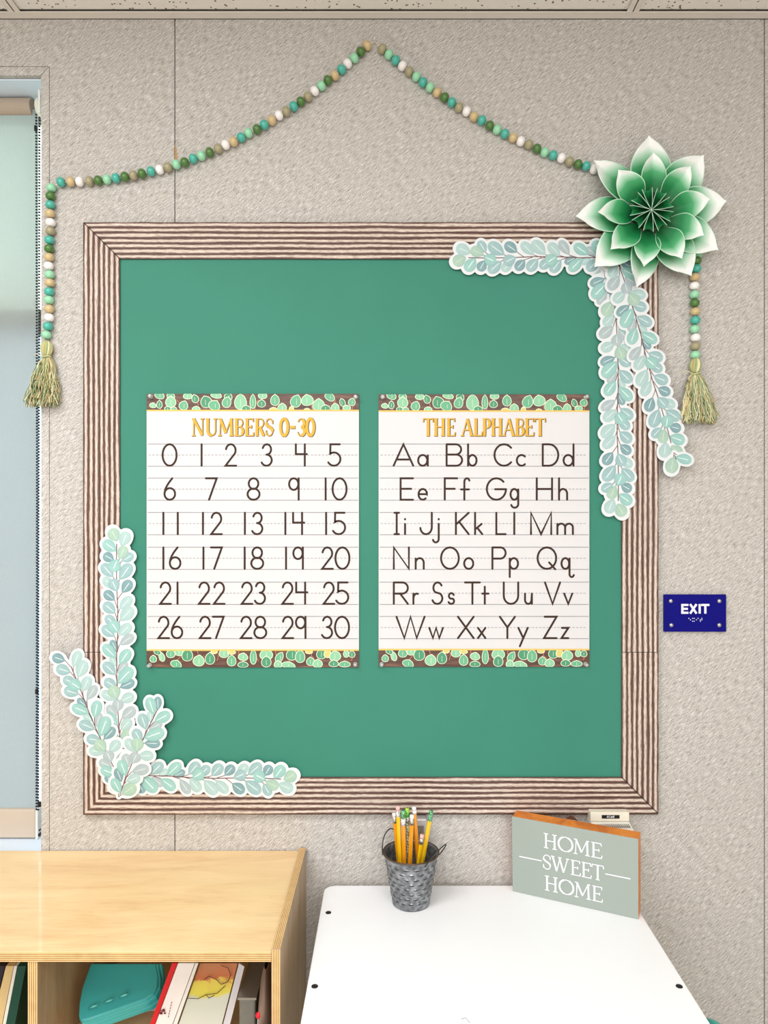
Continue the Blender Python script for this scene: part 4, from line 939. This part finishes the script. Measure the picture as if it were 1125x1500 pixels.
# ------------------------------------------------------------------ pencil bucket
bx_, by_ = (602 - VX) * (D - .0854) / F, -.0854
R0, R1, BH = .0352, .0515, .0975
bk = empty('metal_bucket', (bx_, by_, TZ), 'small galvanised bucket with slotted sides and wire handles holding pencils', 'bucket')
def galv():
    t = NT('galvanised'); v = t.n('ShaderNodeTexVoronoi', ins={'Scale': 120.0, 'Vector': t.obj()}); n = t.noise(30, t.obj(), 4)
    f = t.math('ADD', t.math('MULTIPLY', v.outputs[0], .5), t.math('MULTIPLY', n, .6))
    t.base(t.ramp(f, [(.2, lin((78, 80, 84))), (.55, lin((126, 130, 134))), (.8, lin((170, 174, 178)))])); t.b.inputs['Metallic'].default_value = .7; t.b.inputs['Roughness'].default_value = .38
    return t.m
M_galv = galv()
rad = lambda h: R0 + (R1 - R0) * h / BH
mb = MB()
prof = [(.002, .001), (R0 - .002, .0012), (R0, .0), (R0 + .0012, .003), (rad(.008), .008)] + [(rad(h), h) for h in (.02, .04, .06, .08, .088)] + [(R1 + .0002, BH - .003), (R1 + .0022, BH - .0015), (R1 + .0018, BH), (R1 - .001, BH), (R1 - .0014, BH - .004), (rad(.05) - .0014, .05), (R0 - .0016, .003), (.002, .0025)]
prof = [(r, h) for r, h in prof]
n_ = len(prof) - 1
mb.grid(lambda u, v: Vector((bx_ + prof[round(v * n_)][0] * cos(2 * pi * u), by_ + prof[round(v * n_)][0] * sin(2 * pi * u), TZ + .0005 + prof[round(v * n_)][1])), 48, n_, closeu=True)
mb.build('shell', M_galv, bk, smooth=False).data.polygons.foreach_set('use_smooth', [True] * (48 * n_))
mb = MB(); M_rim = mat('rusty_rim', (96, 76, 60), .5, .6, var=.1)
mb.tube([Vector((bx_ + (R1 + .0016) * cos(a), by_ + (R1 + .0016) * sin(a), TZ + BH + .0002)) for a in [2 * pi * i / 40 for i in range(41)]], .0016, 8); mb.build('rim', M_rim, bk, smooth=True)
mb = MB()
for row in range(8):
    h = .014 + row * .0098; n = 16
    for i in range(n):
        a0 = 2 * pi * (i + .5 * (row % 2)) / n; hw = .135; A_ = []; B_ = []
        for j in range(6):
            s = -1 + 2 * j / 5; a = a0 + s * hw; bulge = (1 - s * s)
            r_ = rad(h) + .0004
            A_.append(Vector((bx_ + (r_ + .0010 * bulge) * cos(a), by_ + (r_ + .0010 * bulge) * sin(a), TZ + h + .0011 * bulge + .0005)))
            B_.append(Vector((bx_ + (r_ + .0002) * cos(a), by_ + (r_ + .0002) * sin(a), TZ + h - .0013 * bulge + .0005)))
        for j in range(5): mb.poly([B_[j], B_[j + 1], A_[j + 1], A_[j]], 0)
        for j in range(5):
            C_ = [p + Vector((0, 0, .0022 * (1 - (-1 + 2 * jj / 5) ** 2))) - Vector((cos(a0), sin(a0), 0)) * .0009 * (1 - (-1 + 2 * jj / 5) ** 2) for jj, p in enumerate(A_)]
            mb.poly([A_[j], A_[j + 1], C_[j + 1], C_[j]], 1)
tag(mb.build('slots', [M_black, M_galv], bk), 'rows of dark curved slits', kind='stuff')
M_wire = mat('dark_wire', (66, 62, 60), .4, .7)
def handle(a0, lean, hh, sp_):
    e0, e1 = a0 - sp_, a0 + sp_; p0 = Vector((bx_ + (R1 + .003) * cos(e0), by_ + (R1 + .003) * sin(e0), TZ + BH - .006)); p1 = Vector((bx_ + (R1 + .003) * cos(e1), by_ + (R1 + .003) * sin(e1), TZ + BH - .006))
    out = Vector((cos(a0), sin(a0), 0)); pts = []
    for i in range(17):
        t = i / 16; w = sin(pi * t) ** .7; pts.append(p0.lerp(p1, .5 - .5 * cos(pi * t) * 1.0) + Vector((0, 0, hh * w)) + out * (lean * w))
    mb = MB(); mb.tube(pts, .0011, 8); mb.build('wire_handle', M_wire, bk, smooth=True)
handle(2.62, .003, .038, .55); handle(-.55, .024, .034, .55)
# pencils
M_py, M_po = mat('pencil_yellow', (244, 196, 20), .35, coat=.4, var=.01), mat('pencil_orange', (240, 158, 20), .35, coat=.4, var=.01)
M_ferr = mat('ferrule_silver', (206, 206, 204), .3, .8); M_pink = flat('eraser_pink', (232, 186, 184), .8); M_wht = flat('eraser_white', (240, 236, 236), .7)
def pat_mat(name, a, b, c, sc):
    t = NT(name); w = t.n('ShaderNodeTexChecker', ins={'Scale': sc, 'Color1': lin(a), 'Color2': lin(b), 'Vector': t.obj((1, 1, 1), (.6, .5, .7))})
    t.base(t.mix(t.math('GREATER_THAN', t.noise(320, t.obj()), .56), w.outputs[0], lin(c))); return t.m
M_chev = pat_mat('green_chevron', (24, 92, 60), (150, 226, 170), (30, 120, 76), 480); M_flor = pat_mat('floral_wrap', (226, 222, 214), (70, 88, 84), (150, 180, 90), 300); M_grny = pat_mat('lime_green', (40, 160, 70), (210, 220, 60), (80, 190, 80), 260)
M_pt = pat_mat('grey_speckle', (236, 232, 232), (236, 232, 232), (170, 150, 156), 100)
def pencil(tx, ty, rx, d, body, er, ferr, label, el=.007, fl=.012, er_m=None):
    k = (D - d) / F; T_ = P(tx, ty, d); Rm = P(rx, 1256, d - .012); dirn = (Rm - T_).normalized()
    zb_ = TZ + .0065; t = (zb_ - T_.z) / dirn.z; B_ = T_ + dirn * t
    q = Vector((B_.x - bx_, B_.y - by_, 0))
    if q.length > .024: q *= .024 / q.length; B_ = Vector((bx_ + q.x, by_ + q.y, zb_))
    o = empty('pencil', B_, label, 'pencil', 'pencils standing in the metal bucket')
    dn = (T_ - B_); Ln = dn.length; dn.normalize()
    def seg(name, a, b, r, m, n=6, ra=None): mb = MB(); mb.tube([B_ + dn * a, B_ + dn * (a + (b - a) * .5), B_ + dn * b], [ra or r, r, r], n); return mb.build(name, m, o, smooth=n > 8)
    seg('shaft', .014, Ln - el - fl, .0042, body); mb = MB(); mb.tube([B_ + dn * .0, B_ + dn * .014], [.0006, .0041], 6); mb.build('point', M_maple, o)
    seg('ferrule', Ln - el - fl, Ln - el, .0042, ferr, 14); seg('eraser', Ln - el, Ln, .0040, er, 14)
pencil(577.3, 1191, 581.5, .085, M_po, M_wht, M_ferr, 'orange pencil at the far left of the bucket')
pencil(582.7, 1181, 586, .100, M_py, M_pink, M_pt, 'tall yellow pencil with a pink eraser, second from left in the bucket', fl=.012, el=.008)
pencil(590.4, 1187.6, 592, .106, M_po, M_chev, M_pt, 'orange pencil with a green chevron cap left of centre in the bucket', el=.015, fl=.014)
pencil(596.4, 1184, 598, .095, M_flor, M_grny, M_flor, 'floral patterned pencil with a green and yellow top', el=.017, fl=.01)
pencil(603.5, 1194, 601.2, .106, M_po, M_wht, M_ferr, 'orange pencil in the middle of the bucket, shorter than its neighbours')
pencil(606.4, 1182, 613.5, .090, M_po, M_wht, M_wht, 'tall orange pencil slanting right with a white eraser', el=.007, fl=.006)
pencil(618.4, 1223, 614, .104, M_py, M_pink, M_ferr, 'short yellow pencil with a pale eraser, lowest in the bucket')
pencil(632, 1187.6, 619.5, .100, M_py, M_chev, M_chev, 'yellow pencil with a green chevron cap at the far right of the bucket', el=.008, fl=.012)

# ------------------------------------------------------------------ wooden cubby shelf
CT = .8194; CD = .354; sx0, sx1 = -.1855, -.1708; pth = .0150
cu = empty('cubby_shelf', (-.75, -.18, 0), 'light maple plywood cubby shelf under the window with open compartments', 'shelf')
def wb(name, a, b, m=M_maple, bev=.001): mb = MB(); mb.box(a, b); return bevel(mb.build(name, m, cu), bev, 2)
xl = -1.45
wb('top_panel', (xl, -CD + .002, CT - pth), (sx0 - .0002, -.003, CT))
wb('side_panel', (sx0, -CD - .000, .03), (sx1, -.003, CT + .006), M_mapleside, .0015)
wb('side_panel', (xl - .015, -CD, .03), (xl - .0002, -.003, CT + .006), M_mapleside)
wb('partition', (-.566, -CD + .004, .6005), (-.551, -.012, CT - pth - .0002), M_mapleside)
wb('back_panel', (xl, -.010, .05), (sx0 - .0002, -.003, CT - pth - .0002), M_mapleside)
for z in (.585, .32, .05): wb('shelf_board', (xl, -CD + .004, z), (sx0 - .0002, -.0105, z + .0148), M_maple)
def edge(x0, x1, z0, z1, y, vert):
    mb = MB(); q = [(x0, y, z0), (x1, y, z0), (x1, y, z1), (x0, y, z1)]
    uv = [(0, 0), (0, 1), (1, 1), (1, 0)] if vert else [(0, 0), (1, 0), (1, 1), (0, 1)]
    mb.poly(q, 0, uv); [mb.poly([Vector(q[i]), Vector(q[i]) + Vector((0, .0012, 0)), Vector(q[(i + 1) % 4]) + Vector((0, .0012, 0)), Vector(q[(i + 1) % 4])]) for i in range(4)]
    mb.build('plywood_edge', M_ply, cu)
edge(xl, sx0 - .0002, CT - pth + .0004, CT - .0006, -CD + .0012, False)
edge(sx0 + .0012, sx1 - .0012, .03, CT + .0045, -CD - .0008, True)
edge(-.5658, -.5512, .6005, CT - pth - .0006, -CD + .0034, True)
mb = MB(); q = [(sx0 + .0012, -CD, CT + .0064), (sx1 - .0012, -CD, CT + .0064), (sx1 - .0012, -.004, CT + .0064), (sx0 + .0012, -.004, CT + .0064)]
mb.poly(q, 0, [(0, 0), (0, 1), (1, 1), (1, 0)]); mb.build('plywood_edge', M_ply, cu)
# contents of the cubby
SINK = .05
def Q(px, py, d): return P(px, py, d)
def leaning(name, label, cat, tl, tr, bl, br, dt, db, th, m, grp=None, edge_m=None):
    dt -= SINK; db -= SINK
    """board-like item: front quad given where it meets the view at depths dt (top) and db (bottom), continued to the shelf"""
    zf = .6012
    A, B, C_, E = Q(*tl, dt), Q(*tr, dt), Q(*br, db), Q(*bl, db)
    f = (zf - A.z) / (E.z - A.z)
    E2, C2 = A + (E - A) * f, B + (C_ - B) * f
    o = empty(name, (E2 + C2) / 2, label, cat, grp)
    n = (B - A).cross(E2 - A).normalized()
    if n.y > 0: n = -n
    mb = MB(); mb.prism([E2, C2, B, A], -n * th, 0, 1)
    mb.build('cover' if cat in ('book', 'booklet', 'magazine') else 'sheet', [m, edge_m or m], o)
    return o, (A, B, C2, E2, n)
pg = flat('page_edges', (226, 224, 220), .7)
# vertical-standing books in the left compartment (thin fronts towards the room)
def spine(name, label, x0t, x1t, x0b, x1b, m, d=.29, deep=.2, zt_=.799):
    A, B = P(x0t, 1410, d), P(x1t, 1410, d); C_, E = P(x1b, 1500, d), P(x0b, 1500, d)
    z1 = A.z; f = (.6005 - A.z) / (E.z - A.z); E2, C2 = A + (E - A) * f, B + (C_ - B) * f
    up = (A - E2).normalized(); A = A - up * .006; B = B - up * .006
    o = empty(name, (E2 + C2) / 2, label, 'book'); mb = MB(); mb.prism([E2, C2, B, A], (0, deep, 0)); mb.build('cover', m, o); return o
spine('book', 'black book at the far left of the cubby', -14, 8.5, -38, -13, flat('book_black', (34, 26, 40), .5))
spine('book', 'tan binder between the black and white books in the cubby', 10, 21, -12, 3, flat('book_tan', (206, 180, 128), .6))
spine('book', 'thin white book beside the tan binder in the cubby', 21.6, 26, 4, 8.5, flat('book_white', (216, 216, 206), .6))
spine('book', 'dark green book left of the cubby partition', 26.6, 39, 9, 22, flat('book_green', (14, 66, 52), .5))
# right compartment
leaning('folder', 'cream manila folder leaning beside the cubby partition', 'folder', (128, 1425), (150, 1425), (96, 1500), (130, 1500), .18, .20, .004, flat('manila', (214, 196, 160), .7))
tcase = empty('zip_case', P(175, 1497, .28), 'teal zip-up pencil case lying tilted in the cubby', 'case')
outl = [(133, 1411), (228, 1411), (231, 1430), (230, 1444), (224, 1456), (212, 1464), (130, 1493), (119, 1495), (115, 1488), (116, 1470), (120, 1448)]
M_tc = mat('teal_silicone', (60, 168, 168), .35, var=.04, scale=25)
for j, (s, off) in enumerate(((1.0, 0), (1.03, .008), (1.0, .016), (1.03, .024))):
    mb = MB(); pts = []
    for (x, y) in outl:
        d_ = .185 + (y - 1411) / 86 * .085; x2, y2 = 175 + (x - 175) * s, 1455 + (y - 1455) * s
        pts.append(P(x2 + off * 300, y2 + off * 420 if y > 1420 else y, d_ - off * .15))
    ofv = Vector((.004, .003, -.008))
    mb.prism(pts, ofv); o = bevel(mb.build(('lid', 'zip_band', 'case_body', 'base')[j], M_tc, tcase), .002, 2)
mb = MB()
for (x, y) in ((143, 1464), (165, 1456), (187, 1448)):
    c0 = [P(x - 6, y + 2.5, .222 + (y - 1450) * .001), P(x, y, .226 + (y - 1450) * .001), P(x + 6, y - 2.5, .222 + (y - 1450) * .001)]
    mb.tube([p + Vector((0, -.018, .0)) for p in c0], .0018, 6)
tag(mb.build('moulded_marks', mat('teal_light', (96, 196, 194), .3), tcase, smooth=True), 'small raised marks')
leaning('worksheet', 'pink patterned paper sheet under the teal case', 'paper', (226, 1440), (246, 1440), (190, 1500), (219, 1500), .20, .22, .0015, pat_mat('pink_print', (226, 170, 176), (206, 120, 130), (236, 200, 200), 60))
leaning('folder', 'red folder standing between the teal case and the white booklet', 'folder', (252, 1411), (260, 1411), (220, 1500), (227, 1500), .30, .31, .004, flat('red_card', (214, 26, 34), .4))
o, (A, B, C2, E2, n_v) = leaning('booklet', 'white booklet with a small dark red emblem in the cubby', 'booklet', (261, 1411), (285, 1411), (228, 1500), (252.5, 1500), .31, .318, .010, flat('booklet_white', (232, 226, 224), .5), edge_m=pg)
mb = MB()
for (x, y, r_) in ((236, 1484, 2.3), (239.5, 1480, 2.4), (241.5, 1484, 1.6), (235.5, 1480, 1.2)):
    mb.poly([Q(x + r_ * cos(a) * (1 + .3 * sin(3 * a)), y + r_ * sin(a), .3185 - SINK) for a in [2 * pi * i / 12 for i in range(12)]])
for i in range(6): mb.poly([Q(246 + i * .9, 1490 - i * 4, .3185 - SINK), Q(247 + i * .9, 1490 - i * 4, .3185 - SINK), Q(247.6 + i * .9, 1487.5 - i * 4, .3185 - SINK), Q(246.6 + i * .9, 1487.5 - i * 4, .3185 - SINK)])
tag(mb.build('emblem', flat('emblem_red', (110, 28, 44), .5), o), 'small dark red printed emblem')
leaning('booklet', 'stack of white pages right beside the emblem booklet', 'booklet', (286, 1411), (290.5, 1411), (253.5, 1500), (259.5, 1500), .305, .315, .002, pg)
def mag():
    t = NT('magazine_cover'); sp = t.n('ShaderNodeSeparateXYZ'); tc = t.n('ShaderNodeTexCoord'); t.l(tc.outputs['Object'], sp.inputs[0])
    n = t.noise(26, t.obj(), 3, .6, .8)
    z = t.math('ADD', sp.outputs[2], t.math('MULTIPLY', n, .05))
    c = t.ramp(t.math('DIVIDE', z, .18), [(.0, lin((206, 206, 198))), (.58, lin((200, 204, 190))), (.61, lin((214, 204, 70))), (.71, lin((214, 190, 70))), (.74, lin((186, 96, 40))), (.9, lin((172, 110, 60)))])
    t.t.nodes[-1].color_ramp.interpolation = 'LINEAR'
    t.base(c); t.b.inputs['Roughness'].default_value = .35; return t.m
o, (A, B, C2, E2, n_v) = leaning('magazine', 'glossy magazine with orange and yellow artwork on its cover in the cubby', 'magazine', (293, 1411), (348, 1411), (262, 1500), (325, 1500), .29, .312, .004, mag())
mb = MB(); pts_ = [(300 + 44 * t, 1426 + 12 * sin(5 * t) - 6 * t) for t in [i / 10 for i in range(11)]]
for pts_ in ([(298, 1436), (306, 1430), (316, 1434), (324, 1442), (334, 1438), (338, 1428), (334, 1418), (324, 1414)], [(274, 1462), (290, 1463), (302, 1457), (318, 1455), (330, 1444)], [(302, 1457), (306, 1462), (314, 1458)]):
    ribbon(mb, pts_, 1.1, lambda x, y, l: Q(x, y, .2965 + (y - 1411) / 89 * .0225 + l - SINK), 0)
mb.build('cover_drawing', flat('drawing_brown', (70, 40, 20), .5), o)
leaning('page_stack', 'stack of white loose pages leaning right of the magazine', 'paper', (350, 1411), (358, 1416), (327, 1500), (337, 1500), .288, .31, .005, mat('grey_pages', (208, 206, 212), .7))
o = empty('plastic_bin', P(362, 1500, .27), 'grey speckled plastic box in the dark right end of the cubby', 'box')
mb = MB(); a, b = P(350, 1500, .27), P(374, 1464, .27); mb.box((a.x, -.27, .6005), (b.x, -.12, b.z)); bevel(mb.build('bin_body', mat('grey_bin', (116, 116, 110), .5, var=.2, scale=80), o), .003)
mb = MB(); mb.box((a.x - .002, -.272, b.z), (b.x + .002, -.118, b.z + .004)); mb.build('bin_lid', M_alu, o)
o = empty('red_knob_stick', P(378, 1500, .30), 'grey stick with a red ball end in the cubby', 'tool')
c = P(379, 1487, .30); mb = MB(); mb.lathe([(.0003, .0055), (.004, .0035), (.0055, 0), (.004, -.0035), (.0003, -.0055)], c, 14); mb.build('ball_end', flat('red_plastic', (226, 30, 50), .3), o, smooth=True)
mb = MB(); mb.tube([c - Vector((0, 0, .005)), Vector((c.x - .004, c.y, .6005))], .0022, 8); mb.build('stick', mat('stick_grey', (170, 170, 170), .4), o)
o = empty('cloth_bag', P(391, 1500, .30), 'brown-grey cloth bundle against the right side of the cubby', 'bag')
mb = MB(); cc = P(391, 1500, .28)
def bag(u, v):
    w = 2 * pi * u; t = v; r = .0125 * (sin(pi * min(.999, t * .93 + .06)) ** .35) * (1 + .12 * sin(3 * w + 5 * t)); return Vector((cc.x - .004 + r * .75 * cos(w), cc.y + r * 4 * sin(w) + .02, .6005 + .145 * t))
mb.grid(bag, 20, 14, closeu=True); mb.build('bag_body', mat('bag_cloth', (132, 112, 100), .9, var=.15), o, smooth=True)
